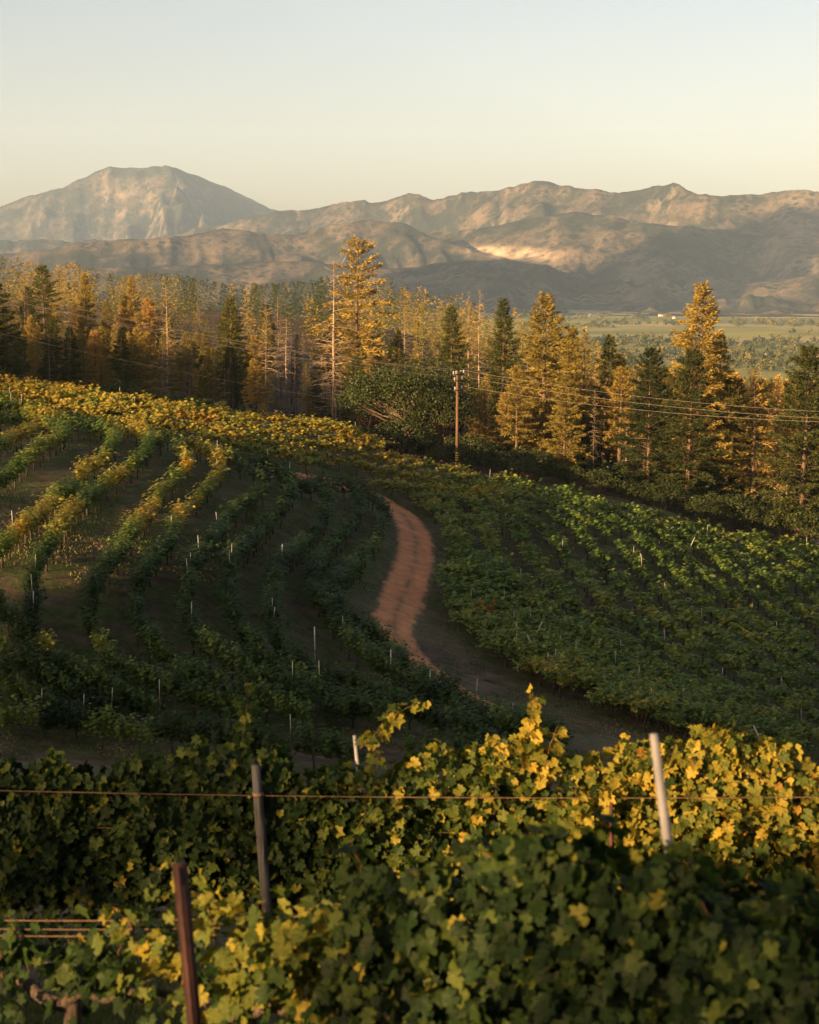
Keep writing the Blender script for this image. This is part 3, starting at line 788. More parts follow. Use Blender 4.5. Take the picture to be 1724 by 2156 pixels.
def shrub(seed, H=2.6, W=3.4, n_cl=18, n_leaf=130, size=0.14):
    g = np.random.default_rng(seed)
    cen, rr = [], []
    for k in range(n_cl):
        d = unit(g.normal(0, 1, 3)); d[2] = abs(d[2])
        cen.append([d[0] * W * 0.34, d[1] * W * 0.34, 0.28 * H + d[2] * H * 0.48]); rr.append(g.uniform(0.13, 0.22) * W)
    wood = MB()
    for q in cen: wood.tube(np.array([[0, 0, -0.2], np.array(q) * 0.5 + g.normal(0, 0.1, 3), q]), [0.05, 0.03, 0.012], 4, False)
    return wood, clumps(g, cen, rr, n_leaf, size)

class Kind:
    def __init__(s, H, parts): s.H = H; s.parts = parts       # parts: (name, mesh)
KINDS = {}
def reg(name, H, *parts): KINDS[name] = Kind(H, parts)
def reg_conifer(name, **kw):
    w, f = conifer(**kw)
    reg(name, kw.get('H', 20.0), ('trunk', w.mesh('conifer_trunk', M_BARK)), ('crown', mesh_np('conifer_crown', f[0], f[1], M_NEEDLE)))
reg_conifer('fir1', seed=11, R=0.19, nb=170, dens=2.0, gap=0.3)
reg_conifer('fir2', seed=12, R=0.22, nb=170, dens=2.0, base=0.10, gap=0.35, power=0.7)
reg_conifer('fir3', seed=13, R=0.165, nb=150, dens=2.0, base=0.2, gap=0.3)
reg_conifer('fir4', seed=14, R=0.25, nb=150, dens=1.8, base=0.12, droop=0.02, top_up=0.8, power=0.6, gap=0.4)
reg_conifer('pine1', seed=15, R=0.19, nb=84, dens=1.5, base=0.30, droop=-0.02, top_up=0.7, gap=0.55, power=0.55, wide=0.7)
reg_conifer('pine2', seed=16, R=0.20, nb=100, dens=1.5, base=0.28, droop=0.1, top_up=0.8, gap=0.5, power=0.6)
reg_conifer('thin1', seed=17, R=0.19, nb=120, dens=0.85, base=0.12, gap=0.4, leaf=0.9)
reg_conifer('thin2', seed=18, R=0.16, nb=110, dens=0.9, base=0.2, gap=0.5, leaf=0.85)
reg_conifer('small1', seed=19, R=0.19, nb=80, dens=1.3, base=0.1, gap=0.3, leaf=1.15)
reg_conifer('small2', seed=20, R=0.23, nb=76, dens=1.3, base=0.1, gap=0.4, leaf=1.15, power=0.65)
def reg_snag(name, trunk_mat, **kw):
    t, b = snag(**kw)
    reg(name, kw.get('H', 20.0), ('trunk', t.mesh('snag_trunk', trunk_mat)), ('branches', b.mesh('snag_branches', M_DEADWOOD)))
reg_snag('snag1', M_DEADWOOD, seed=31, nb=85, R=0.17, base=0.22, twigs=7)
reg_snag('snag2', M_DEADWOOD, seed=32, nb=75, R=0.20, base=0.30, droop=-0.1, twigs=7, curl=0.25)
reg_snag('snag3', M_BURNT, seed=33, nb=70, R=0.12, base=0.35, twigs=6)
reg_snag('snag4', M_DEADWOOD, seed=34, nb=60, R=0.10, base=0.35, twigs=6)
reg_snag('pole1', M_BURNT, seed=35, nb=22, R=0.07, base=0.4, twigs=2)
def reg_broad(name, fn, H, mat, **kw):
    w, f = fn(H=H, **kw)
    reg(name, H, ('trunk', w.mesh('broadleaf_trunk', M_BARK)), ('crown', mesh_np('broadleaf_crown', f[0], f[1], mat)))
reg_broad('oak1', broadleaf, 9.0, M_OAK, seed=41, W=11.0, n_cl=60, n_leaf=200, size=0.2, trunks=3)
reg_broad('oak2', broadleaf, 9.0, M_OAK, seed=42, W=8.0, n_cl=44, n_leaf=170, size=0.2, trunks=2)
reg_broad('olive', broadleaf, 4.0, M_OAK, seed=43, W=3.6, n_cl=22, n_leaf=120, size=0.15)
reg_broad('shrub1', shrub, 2.6, M_OAK, seed=44)
reg_broad('shrub2', shrub, 2.6, M_OAK, seed=45, W=4.2, n_cl=20)
reg_broad('shrub3', shrub, 2.6, M_OAK, seed=46, W=2.6, n_cl=12)

placed = []          # x, y, radius: trees keep apart
def plant(kind, x, y, H, label, cat, name, group=None, tint=0.4, width=1.0, sink=0.0):
    k = KINDS[kind]; s = H / k.H
    o = bpy.data.objects.new(name, None); COL.objects.link(o)
    o.empty_display_size = 0.3
    o.location = (x, y, gz(x, y) - sink)
    o.rotation_euler = (0, 0, random.uniform(0, 6.28))
    o.scale = (s * width, s * width, s)
    tag(o, label, cat, group)
    for nm, me in k.parts:
        c = bpy.data.objects.new(nm, me); c['tint'] = float(tint); COL.objects.link(c); c.parent = o
        if nm == 'branches': c['kind'] = 'stuff'
    placed.append((x, y))
    return o

def top_plant(kind, U, Vtop, Y, *a, **kw):
    """tree whose foot stands at depth Y and whose tip shows at (U, Vtop)"""
    p = at(U, Vtop, Y)
    H = p[2] - gz(p[0], p[1])
    return plant(kind, p[0], p[1], H, *a, **kw)

def ordinal(i):
    small = ['first', 'second', 'third', 'fourth', 'fifth', 'sixth', 'seventh', 'eighth', 'ninth', 'tenth', 'eleventh', 'twelfth', 'thirteenth', 'fourteenth', 'fifteenth', 'sixteenth', 'seventeenth', 'eighteenth', 'nineteenth']
    if i < 19: return small[i]
    t, u = divmod(i + 1, 10); tens = {2: 'twent', 3: 'thirt', 4: 'fort', 5: 'fift', 6: 'sixt', 7: 'sevent'}[t]
    return tens + 'ieth' if u == 0 else tens + 'y-' + small[u - 1]
def rank_labels(items, tail):
    """items: (object, look, where, u): names each by its place from the left among its like"""
    grp = {}
    for it in items: grp.setdefault((it[1], it[2]), []).append(it)
    for (look, where), its in grp.items():
        its.sort(key=lambda t: t[3])
        for i, it in enumerate(its):
            it[0]['label'] = (look + ' ' + (tail + ' ' if tail else '') + where) if len(its) == 1 else (ordinal(i) + ' ' + look + ' from the left ' + (tail + ' ' if tail else '') + where)
# ---- trees one can single out
top_plant('pine1', 746, 500, 205, 'tallest golden conifer with open ragged crown, breaking the skyline left of centre', 'tree', 'conifer_tree', tint=0.62, width=1.05)
top_plant('snag2', 702, 550, 190, 'pale dead tree with drooping bare branches just left of the tallest conifer', 'dead tree', 'dead_tree', width=1.25)
top_plant('snag1', 348, 598, 178, 'bare silvery dead tree standing alone above the left vine crest', 'dead tree', 'dead_tree')
top_plant('fir2', 1150, 618, 168, 'broad golden conifer right of the utility pole', 'tree', 'conifer_tree', tint=0.66, width=1.15)
top_plant('fir2', 1478, 596, 168, 'tall orange-tipped conifer rising highest on the right', 'tree', 'conifer_tree', tint=0.66, width=1.0)
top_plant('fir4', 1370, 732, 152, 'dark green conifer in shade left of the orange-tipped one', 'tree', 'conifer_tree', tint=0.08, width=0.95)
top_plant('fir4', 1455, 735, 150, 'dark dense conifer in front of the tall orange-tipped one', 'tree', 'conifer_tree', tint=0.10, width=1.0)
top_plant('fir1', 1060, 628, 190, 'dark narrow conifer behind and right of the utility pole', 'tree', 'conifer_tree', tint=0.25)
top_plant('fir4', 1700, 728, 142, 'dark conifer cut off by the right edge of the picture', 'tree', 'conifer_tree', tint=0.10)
top_plant('thin1', 1595, 778, 155, 'thin golden conifer between the two darkest trees on the right', 'tree', 'conifer_tree', tint=0.7, width=1.3)
top_plant('thin2', 1230, 690, 176, 'slender golden conifer right of the broad golden one', 'tree', 'conifer_tree', tint=0.62)
top_plant('fir3', 1272, 705, 172, 'dull green slim conifer left of the dark group', 'tree', 'conifer_tree', tint=0.42)
top_plant('fir4', 1190, 790, 152, 'lower golden-green tree with spreading boughs below the broad conifer', 'tree', 'conifer_tree', tint=0.62, width=0.9)
top_plant('thin1', 1020, 790, 163, 'scrubby golden tree just right of the utility pole', 'tree', 'conifer_tree', tint=0.6, width=1.2)
top_plant('pine2', 1090, 770, 160, 'olive rounded tree in front of the broad golden conifer', 'tree', 'conifer_tree', tint=0.5, width=1.1)
top_plant('fir1', 1310, 745, 175, 'golden conifer peeping out left of the dark trees', 'tree', 'conifer_tree', tint=0.7)
top_plant('fir3', 1530, 700, 172, 'sunlit conifer at the right shoulder of the orange-tipped one', 'tree', 'conifer_tree', tint=0.66)
top_plant('thin2', 1640, 790, 165, 'pale sunlit conifer behind the right-edge tree', 'tree', 'conifer_tree', tint=0.75, width=1.2)
top_plant('snag4', 988, 612, 215, 'left one of two thin bare poles of dead trees above the utility pole', 'dead tree', 'dead_tree', width=0.8)
top_plant('snag4', 1008, 606, 215, 'right one of two thin bare poles of dead trees above the utility pole', 'dead tree', 'dead_tree', width=0.8)
top_plant('snag3', 1252, 820, 158, 'thin leaning bare trunk in the gap right of the golden trees', 'dead tree', 'dead_tree', width=0.7)
top_plant('snag4', 1200, 885, 155, 'short pale trunk at the edge of the golden trees', 'dead tree', 'dead_tree', width=0.6)
top_plant('snag1', 1320, 880, 156, 'bare tree with long sideways branches in the gap before the dark trees', 'dead tree', 'dead_tree', width=1.2)
top_plant('snag1', 1660, 930, 146, 'twiggy dead tree low at the right edge of the wood', 'dead tree', 'dead_tree', width=1.5)
top_plant('snag3', 700, 705, 172, 'thick blackened trunk rising behind the vine crest at centre left', 'dead tree', 'dead_tree', width=1.8)
top_plant('oak1', 855, 742, 163, 'dark round-headed oak left of the utility pole', 'tree', 'oak_tree', tint=0.30, width=1.15)
top_plant('oak2', 925, 800, 160, 'smaller dark oak close behind the utility pole', 'tree', 'oak_tree', tint=0.25)
top_plant('oak2', 775, 800, 168, 'low dark tree at the left flank of the round-headed oak', 'tree', 'oak_tree', tint=0.2)
for q, (U, Vt, Y) in enumerate([(222,800,151),(256,788,154),(292,806,150),(326,812,150),(360,818,149),(396,826,149),(430,832,149),(464,839,148)]):
    top_plant('olive', U, Vt, Y, ['leftmost', 'second', 'third', 'fourth', 'fifth', 'sixth', 'seventh', 'rightmost'][q] + ' of the small round green trees lined along the left vine crest', 'tree', 'small_round_tree', 'small round trees along the vine crest', tint=0.42)
SHR = [(800,900,158),(850,875,156),(890,905,154),(925,935,151),(985,910,153),(1035,925,152),(1080,935,150),(1125,945,149),(1165,965,148),(1215,972,148),(1262,985,147),(1310,990,147),(1355,1005,146),(1400,1012,145),(1450,1018,144),(1500,1030,143),(1550,1040,142),(1600,1050,141),(1650,1060,140),(1700,1072,139),(760,880,160),(1010,945,149),(1105,968,146),(1245,1010,143),(1380,1040,141),(1480,1050,140)]
sitems = []
for q, (U, Vt, Y) in enumerate(SHR):
    nb_ = 'under the round-headed oak' if U < 910 else 'by the foot of the utility pole' if U < 1050 else 'below the golden trees' if U < 1290 else 'below the dark conifers' if U < 1530 else 'at the right end of the treeline'
    o_ = top_plant(['shrub1', 'shrub2', 'shrub3'][q % 3], U, Vt, Y, 'shrub', 'shrub', 'shrub', 'shrubs ' + nb_, tint=0.22 + 0.1 * (q % 4) / 3, width=1.15)
    sitems.append((o_, 'dark rounded shrub', nb_, U))

rank_labels(sitems, '')
# ---- the wood behind: single trees up to the limit, the rest as one mass
SKYL = np.array([(-200,510),(0,535),(60,545),(110,562),(140,550),(250,578),(330,572),(400,580),(480,592),(560,597),(650,585),(700,578),(800,582),(900,602),(1000,625),(1100,648),(1180,672),(1240,705),(1320,765),(1500,775),(1560,790),(1724,805),(1900,820)])
def zone(U, Y):
    if U < 330: return 'left wood behind the crest' if Y < 260 else 'upper left wood'
    if U < 690: return 'burnt wood centre left' if Y < 260 else 'dark ridge centre left'
    if U < 1000: return 'wood behind the oak' if Y < 260 else 'ridge right of the tallest conifer'
    if U < 1330: return 'stand right of the pole' if Y < 260 else 'far end of the ridge'
    return 'right-hand treeline'
titems = []
cand = []
g = np.random.default_rng(99)
tries = 0
spots = [tuple(p) for p in placed]
while len(cand) < 1480 and tries < 120000:
    tries += 1
    Y = 168 + 380 * g.uniform() ** 1.25
    u = g.uniform(-0.30, 0.30)
    x = u * Y
    U = 862 + FPX * u / CP
    if U > 1330 and Y < 168: continue
    if U > 560 and U < 1010 and Y < 185: continue
    if U < 560 and Y < 172: continue
    md = 2.3 if Y < 240 else 3.3
    if any((x - px) ** 2 + (Y - py) ** 2 < md * md for px, py in spots): continue
    spots.append((x, Y)); cand.append((x, Y, U))
cx = np.array(cand); cz = ground(cx[:, 0], cx[:, 1])
rest = []
nlive = ndead = 0
order = np.argsort(cx[:, 1])
for q in order:
    x, Y, U = cand[q]
    hmax = at(U, np.interp(U, SKYL[:, 0], SKYL[:, 1]) + abs(g.normal(0, 9)), Y)[2] - cz[q]
    H = min(g.uniform(14, 21) if U > 1330 else g.uniform(6.5, 11) if Y < 225 else g.uniform(8, 13) if Y < 330 else g.uniform(10, 15), hmax)
    if U < 1330 and Y < 330 and g.uniform() < 0.10: H = min(H * 1.6, hmax)
    if H < 5: continue
    dead = g.uniform() < (0.42 if (330 < U < 1100 and Y < 260) else 0.13)
    zn = zone(U, Y)
    if dead and ndead < 110:
        kd = g.choice(['snag1', 'snag2', 'snag3', 'snag4', 'pole1', 'pole1'])
        look = 'bare dead tree' if kd != 'pole1' else 'blackened bare trunk'
        titems.append((plant(str(kd), x, Y, H, look, 'dead tree', 'dead_tree', 'dead trees, ' + zn), look, zn, U)); ndead += 1
    elif nlive < 284:
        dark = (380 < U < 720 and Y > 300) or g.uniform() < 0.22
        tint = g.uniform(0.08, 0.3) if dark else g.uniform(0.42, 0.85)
        kd = g.choice(['fir1', 'fir2', 'fir3', 'fir4', 'pine2', 'thin1', 'thin2'] if Y < 260 else ['small1', 'small2', 'fir1', 'fir3', 'thin1'])
        look = 'dark green conifer' if dark else ('rusty dry conifer' if tint > 0.74 else 'golden conifer' if tint > 0.55 else 'olive conifer')
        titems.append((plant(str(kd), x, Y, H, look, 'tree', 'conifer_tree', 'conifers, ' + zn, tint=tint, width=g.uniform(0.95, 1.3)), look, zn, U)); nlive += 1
    else:
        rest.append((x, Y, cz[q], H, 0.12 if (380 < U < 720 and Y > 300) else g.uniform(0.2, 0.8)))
rank_labels(titems, 'in the')
low = [conifer(60 + k, R=0.18 + 0.02 * k, nb=40, dens=0.26, base=0.08, gap=0.2, leaf=1.55, detail=1.0, H=20.0)[1] for k in range(4)]
lowfar = [conifer(80 + k, R=0.19 + 0.02 * k, nb=26, dens=0.085, base=0.06, gap=0.2, leaf=3.0, H=20.0)[1] for k in range(4)]
low2 = [conifer(70 + k, R=0.16 + 0.02 * k, nb=18, dens=0.06, base=0.08, gap=0.1, leaf=4.6, detail=0.6, H=20.0, wide=0.7)[1] for k in range(3)]
def scatter(name, protos, pts, mat, H0, label, cat, far_protos=None):
    Vs, Fs, Ts = [], [], []; n = 0
    for k, (x, y, z, H, tint, *wd) in enumerate(pts):
        ps = far_protos if (far_protos and y > 370) else protos
        V0, F0 = ps[k % len(ps)]
        s = H / H0; th = k * 2.4
        if wd: V0 = V0 * np.array([wd[0], wd[0], 1])
        c_, s_ = math.cos(th), math.sin(th)
        Vs.append(np.c_[(V0[:, 0] * c_ - V0[:, 1] * s_) * s + x, (V0[:, 0] * s_ + V0[:, 1] * c_) * s + y, V0[:, 2] * s + z])
        Fs.append(F0 + n); n += len(V0); Ts.append(np.full(len(V0), tint))
    o = ob(name, mesh_np(name, np.vstack(Vs), np.vstack(Fs), mat, np.concatenate(Ts)))
    o['kind'] = 'stuff'; o['label'] = label; o['category'] = cat
    return o
# far wood on the falling shoulder
for k in range(420):
    Y = g.uniform(480, 1150); u = g.uniform(-0.29, 0.30); x = u * Y; U = 862 + FPX * u / CP
    z = gz(x, Y)
    hm = at(U, np.interp(U, SKYL[:, 0], SKYL[:, 1]) + abs(g.normal(0, 5)), Y)[2] - z
    H = min(g.uniform(10, 18), hm)
    if H > 5: rest.append((x, Y, z, H, g.uniform(0.15, 0.75)))
if rest: scatter('conifer_wood', low, rest, M_NEEDLE_MASS, 20.0, 'mass of small conifers covering the far wooded ridge and slope', 'wood', lowfar)

# undergrowth at the foot of the wood
us = []
gg = np.random.default_rng(5)
lowsh = [clumps(gg, [[gg.normal(0, 0.6), gg.normal(0, 0.6), 0.7 + 0.5 * gg.uniform()] for _ in range(6)], [0.7] * 6, 17, 0.36) for _ in range(3)]
for k in range(520):
    u = gg.uniform(-0.29, 0.29); U = 862 + FPX * u / CP
    Y = (np.interp(U, [0, 560, 760, 1000, 1300, 1724], [158, 158, 163, 160, 152, 143]) + abs(gg.normal(0, 1)) * 16)
    x = u * Y
    us.append((x, Y, gz(x, Y) - 0.1, gg.uniform(1.2, 3.4), gg.uniform(0.05, 0.45)))
scatter('undergrowth', lowsh, us, M_OAK_MASS, 2.2, 'dark tangled undergrowth at the foot of the wood', 'undergrowth')

# valley groves
vs = []
gv = np.random.default_rng(77)
blob = [clumps(gv, [[gv.normal(0, 2.2), gv.normal(0, 2.2), 4.0 + gv.normal(0, 1.2)] for _ in range(4)], [2.8] * 4, 13, 2.6) for _ in range(4)]
while len(vs) < 1600:
    Y = 900 * (4600 / 900) ** gv.uniform(); u = gv.uniform(0.02, 0.31) if gv.uniform() < 0.8 else gv.uniform(-0.30, 0.31)
    x = u * Y
    d = fbm(x / 420, Y / 260, 3, 15)
    lim = -0.10 if Y < 2100 else 0.12 if Y < 3200 else 0.22
    if d < lim: continue
    z = gz(x, Y)
    vs.append((x, Y, z, gv.uniform(6, 13), gv.uniform(0.25, 0.85)))
scatter('valley_trees', blob, vs, M_OAK_MASS, 8.0, 'hazy groves and hedgerow trees on the valley floor', 'trees')

# unseen wood added behind and left, tree tops shaped to shade the slope
ws = []
gw = np.random.default_rng(3)
WA = 150.0
SILL = [(-300, 16), (-178, 10.5), (-153, 10.5), (-128, 7.0), (-119, 1.5), (-106, 0.2), (-101, -0.2), (-95, -0.4), (-90, -0.9), (-86.4, -1.0),
        (-86, -3.6), (-79, -4.6), (-78.8, -3.0), (-78, -3.0), (-77.8, -5.0), (-73, -5.8), (-72.8, -4.4), (-72.2, -4.4), (-72, -6.2), (-68, -7.0), (-64.6, -7.8), (-62.2, -8.0), (-61.8, -5.0),  # dips cut in the tree line to let sun patches through
        (-60, -4.4), (-56, -5.0), (-40, -4), (-14, -6.5), (40, -6.5)]
def sill(l):
    """tree-top line of the wood, measured against the slope of the low sun"""
    return np.interp(l, [p[0] for p in SILL], [p[1] for p in SILL])
for l in np.arange(-260, 40, 0.9):
    for rep in range(3):
        ll = l + gw.uniform(-0.45, 0.45); aa = WA + gw.uniform(0, 10)
        x = S2[0] * aa + P2[0] * ll; y = S2[1] * aa + P2[1] * ll
        z = gz(x, y)
        H = sill(ll) + TS * aa - z + 0.4 + gw.normal(0, 0.35) - rep * gw.uniform(0, 1.2)
        if H > 2: ws.append((x, y, z - 0.3, H, 0.3))
# nearer unseen clump, added so its gaps let single beams through to foremost rows
NEARL = [(-16, 0.8), (-9.75, 0.8), (-9.65, -4.0), (-7.5, -4.0), (-7.4, -3.1), (-6.7, -3.0), (-6.6, -4.0), (-5.6, -4.0), (-5.5, 0), (-4.85, 0), (-4.75, -3.6), (-4.05, -3.6), (-3.95, 0.2), (3, 0.5), (14, 0.5)]
for l in np.arange(-16, 12, 0.22):
    for rep in range(3):
        ll = l + gw.uniform(-0.1, 0.1); aa = 40 + gw.uniform(0, 3)
        x = S2[0] * aa + P2[0] * ll; y = S2[1] * aa + P2[1] * ll
        z = gz(x, y)
        H = np.interp(ll, [p[0] for p in NEARL], [p[1] for p in NEARL]) + TS * aa - z + 0.15 + gw.normal(0, 0.18) - rep * gw.uniform(0, 0.6)
        if H > 0.8: ws.append((x, y, z - 0.2, H, 0.3, 0.35))
scatter('shade_caster_wood', low2, ws, M_NEEDLE_MASS, 20.0, 'added unseen belt of conifers behind and left of the viewpoint, shading the vines', 'wood')
#--MARK2
# ------------------------------------------------------------------ vines in the middle distance
def vine_proto(seed, style):
    g = np.random.default_rng(seed)
    wood = MB()
    hc = 0.62 if style == 'hedge' else 0.8
    wood.tube(np.array([[0, 0, -0.25], [0.03, 0.02, 0.3], [-0.02, 0.03, 0.55], [0, 0, hc]]) + np.c_[g.normal(0, 0.02, (4, 2)), np.zeros(4)], [0.06, 0.05, 0.042, 0.045], 6)
    for s in (-1, 1):
        wood.tube(np.array([[0, 0, hc - 0.06], [s * 0.3, g.normal(0, 0.02), hc + 0.02], [s * 0.72, g.normal(0, 0.03), hc]]), [0.038, 0.032, 0.018], 5)
    C, AX, NO, LE = [], [], [], []
    nsh = 36 if style == 'hedge' else 30
    for k in range(nsh):
        o = np.array([g.uniform(-0.78, 0.78), g.normal(0, 0.03), hc])
        if style == 'hedge':
            d = unit([g.normal(0, 0.25), g.normal(0, 0.30), 1.0]); L = g.uniform(0.75, 1.35); sag = -g.uniform(0.0, 0.3); nl = 18
        else:
            th = g.uniform(0, 6.28)
            d = unit([math.cos(th) * 0.9, math.sin(th) * 0.60, g.uniform(0.5, 1.4)]); L = g.uniform(0.7, 1.35); sag = -g.uniform(0.15, 0.6); nl = 20
        s = (np.arange(nl) + g.uniform(0, 1, nl)) / nl
        c = o + d * (s * L)[:, None] + UP * (sag * L * s ** 2)[:, None] + g.normal(0, 0.06, (nl, 3))
        C.append(c)
        out = np.c_[g.normal(0, 0.5, nl), np.sign(c[:, 1] + g.normal(0, 0.12, nl)) * 0.8, g.normal(0.35, 0.4, nl)]
        AX.append(np.c_[out[:, :2], g.uniform(-0.9, 0.1, nl)] + d * 0.2)
        NO.append(out + UP * 0.45); LE.append(g.uniform(0.12, 0.20, nl) * (1.15 if style != 'hedge' else 1.0))
    C = np.vstack(C); le = np.concatenate(LE)
    fol = cards(C - unit(np.vstack(AX)) * (le * 0.3)[:, None], np.vstack(AX), np.vstack(NO), le, le * 0.95)
    return wood, fol
VP = {st: [vine_proto(200 + k + (50 if st == 'hedge' else 0), st) for k in range(5)] for st in ('hedge', 'sprawl')}
VPM = {st: [(w.mesh('vine_trunk', M_VINEWOOD), mesh_np('vine_canopy', f[0], f[1], M_VINE)) for w, f in VP[st]] for st in VP}

gm_ = np.random.default_rng(123)
SUN_PATCHES = [(62, 961), (220, 1023), (430, 1020), (370, 1110), (18, 1146), (114, 1128), (290, 1120), (100, 880), (300, 900), (500, 920)]   # yellow leaf tint painted where sun patches fall, on vines turning yellow
allv = []        # x, y, angle, style, tint, scale, row label
ORD = ['first', 'second', 'third', 'fourth', 'fifth', 'sixth', 'seventh', 'eighth', 'ninth', 'tenth', 'eleventh', 'twelfth', 'thirteenth', 'fourteenth']
for ri, c in enumerate(left_rows):
    t = np.gradient(c, axis=0)
    red = fbm(c[:, 0] / 9, c[:, 1] / 9, 2, 44)
    for k in range(len(c)):
        if gm_.uniform() < 0.012: continue
        u, v = pix(c[k, 0], c[k, 1], gz(c[k, 0], c[k, 1]))
        if u < -60 or u > 1780 or c[k, 1] < 48: continue
        tint = (0.30 if v < 1330 else 0.22) + 0.20 * red[k] + gm_.normal(0, 0.04) + 0.50 * max(math.exp(-((u - pu) / 75) ** 2 - ((v - pv_) / 55) ** 2) for pu, pv_ in SUN_PATCHES) + (0.35 if (v > 1380 and u < 420 and gm_.uniform() < 0.15) else 0)  # lower rows painted darker as shade; yellow bumps imitate sun patches
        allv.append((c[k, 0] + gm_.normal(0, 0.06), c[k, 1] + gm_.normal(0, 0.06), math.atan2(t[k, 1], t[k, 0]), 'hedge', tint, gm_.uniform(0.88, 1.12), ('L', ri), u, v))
for ri, (c, ok) in enumerate(right_rows):
    t = np.gradient(c, axis=0)
    yel = fbm(c[:, 0] / 14, c[:, 1] / 14, 3, 55)
    for k in np.nonzero(ok)[0]:
        if gm_.uniform() < 0.03: continue
        u, v = pix(c[k, 0], c[k, 1], gz(c[k, 0], c[k, 1]))
        tint = 0.45 - 0.10 * float(sstep(1050, 1250, u) * sstep(1330, 1200, v)) + 0.13 * yel[k] + gm_.normal(0, 0.05) + (0.08 + 0.14 * float(sstep(1250, 700, u))) * float(sstep(150, 0, v - 0.19 * u - 830))  # crest yellowed as if sunlit; upper right darkened to tone down sun
        if gm_.uniform() < 0.0025: tint = 0.95
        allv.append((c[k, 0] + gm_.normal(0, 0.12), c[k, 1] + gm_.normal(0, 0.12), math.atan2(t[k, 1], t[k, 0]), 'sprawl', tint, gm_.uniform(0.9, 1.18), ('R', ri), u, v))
allv.sort(key=lambda r: r[1] / r[5])
Z_ = ground(np.array([r[0] for r in allv]), np.array([r[1] for r in allv]))
_rr = sorted({r[6][1] for r in allv if r[6][0] == 'R'})
def vine_place(rec):
    side, ri = rec[6]; v = rec[8]
    if side == 'L':
        look = 'reddish vine' if rec[4] > 0.72 else 'yellowing vine' if rec[4] > 0.5 else 'green vine'
        where = ordinal(ri) + ' row left of the road' if ri < 11 else ordinal(ri - 11) + ' lower left row'
        seg = ', bend' if v < 1160 else ', middle' if v < 1330 else ', lower end'
        return look, where + seg
    look = 'red-leaved vine' if rec[4] > 0.72 else 'yellow-green vine' if rec[4] > 0.5 else 'green vine'
    return look, ordinal(_rr.index(ri)) + ' row up in the right-hand block'
NV = 285
items = []
for k, rec in enumerate(allv[:NV]):
    x, y, an, st, tint, s = rec[:6]
    o = bpy.data.objects.new('grapevine', None); COL.objects.link(o); o.empty_display_size = 0.2
    o.location = (x, y, Z_[k]); o.rotation_euler = (0, 0, an + (math.pi if k % 2 else 0)); o.scale = (1.0, 1.0 * s, s)
    look, where = vine_place(rec)
    tag(o, look, 'grapevine', 'vines, ' + where); items.append((o, look, where, rec[7]))
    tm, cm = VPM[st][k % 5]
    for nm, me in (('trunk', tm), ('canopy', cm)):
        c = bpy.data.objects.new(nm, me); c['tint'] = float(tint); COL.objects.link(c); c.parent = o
rank_labels(items, 'in the'); items = []
Vs, Fs, Ts, n = [], [], [], 0
Vw, Fq, Ft_, nw = [], [], [], 0
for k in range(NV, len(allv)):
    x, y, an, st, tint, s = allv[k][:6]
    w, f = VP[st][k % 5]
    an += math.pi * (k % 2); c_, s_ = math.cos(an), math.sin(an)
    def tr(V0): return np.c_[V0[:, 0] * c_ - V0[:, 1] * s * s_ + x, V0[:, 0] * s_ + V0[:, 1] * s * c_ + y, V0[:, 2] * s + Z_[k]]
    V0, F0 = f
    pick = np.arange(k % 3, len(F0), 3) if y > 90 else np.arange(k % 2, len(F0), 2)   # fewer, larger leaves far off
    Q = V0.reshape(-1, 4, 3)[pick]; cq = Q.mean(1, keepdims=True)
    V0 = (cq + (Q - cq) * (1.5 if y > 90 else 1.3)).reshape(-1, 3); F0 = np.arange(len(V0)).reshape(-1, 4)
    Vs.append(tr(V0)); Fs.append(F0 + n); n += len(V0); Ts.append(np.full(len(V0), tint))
    if y < 125:
        wv = np.vstack(w.v)
        Vw.append(tr(wv)); Fq.append(np.vstack(w.q) + nw); Ft_.append(np.vstack(w.t) + nw); nw += len(wv)
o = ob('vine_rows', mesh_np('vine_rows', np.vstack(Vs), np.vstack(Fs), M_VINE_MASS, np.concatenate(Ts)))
o['kind'] = 'stuff'; o['label'] = 'hundreds of further grapevines filling the rows of the vineyard'; o['category'] = 'vineyard'
w_ = ob('trunks', mesh_np('vine_rows_trunks', np.vstack(Vw), [np.vstack(Fq), np.vstack(Ft_)], M_VINEWOOD), o); w_['kind'] = 'stuff'

# ---- stakes with pale tips
def stake_mesh(h, tip=0.55):
    a = MB(); a.box((0, 0, (h - tip) / 2 - 0.15), (0.026, 0.022, h - tip + 0.3))
    b = MB(); b.box((0, 0, h - tip / 2), (0.028, 0.024, tip))
    return a.mesh('stake_shaft', M_STAKE), b.mesh('stake_tip', M_PALE)
STK = [stake_mesh(1.95, 0.5), stake_mesh(2.1, 0.7), stake_mesh(1.85, 0.35)]
ns = 0
gs = np.random.default_rng(8)
for k, rec in enumerate(allv):
    x, y, an, st, tint, s, row, u, v = rec
    pr = 0.13 if (row[0] == 'L' and y < 85) else 0.03 if row[0] == 'L' else 0.085 if y < 115 else 0.03
    if gs.uniform() > pr or ns >= 210 or u < -10 or u > 1734: continue
    look, where = vine_place(rec)
    o = bpy.data.objects.new('vine_stake', None); COL.objects.link(o); o.empty_display_size = 0.2
    o.location = (x + 0.75 * math.cos(an), y + 0.75 * math.sin(an), Z_[k])
    o.rotation_euler = (gs.normal(0, 0.05), gs.normal(0, 0.05), gs.uniform(0, 3))
    tag(o, 'stake', 'stake', 'stakes, ' + where); items.append((o, 'pale-tipped stake', where, u))
    a, b = STK[ns % 3]
    for nm, me in (('shaft', a), ('tip', b)):
        c = bpy.data.objects.new(nm, me); COL.objects.link(c); c.parent = o
    ns += 1
rank_labels(items, 'in the')
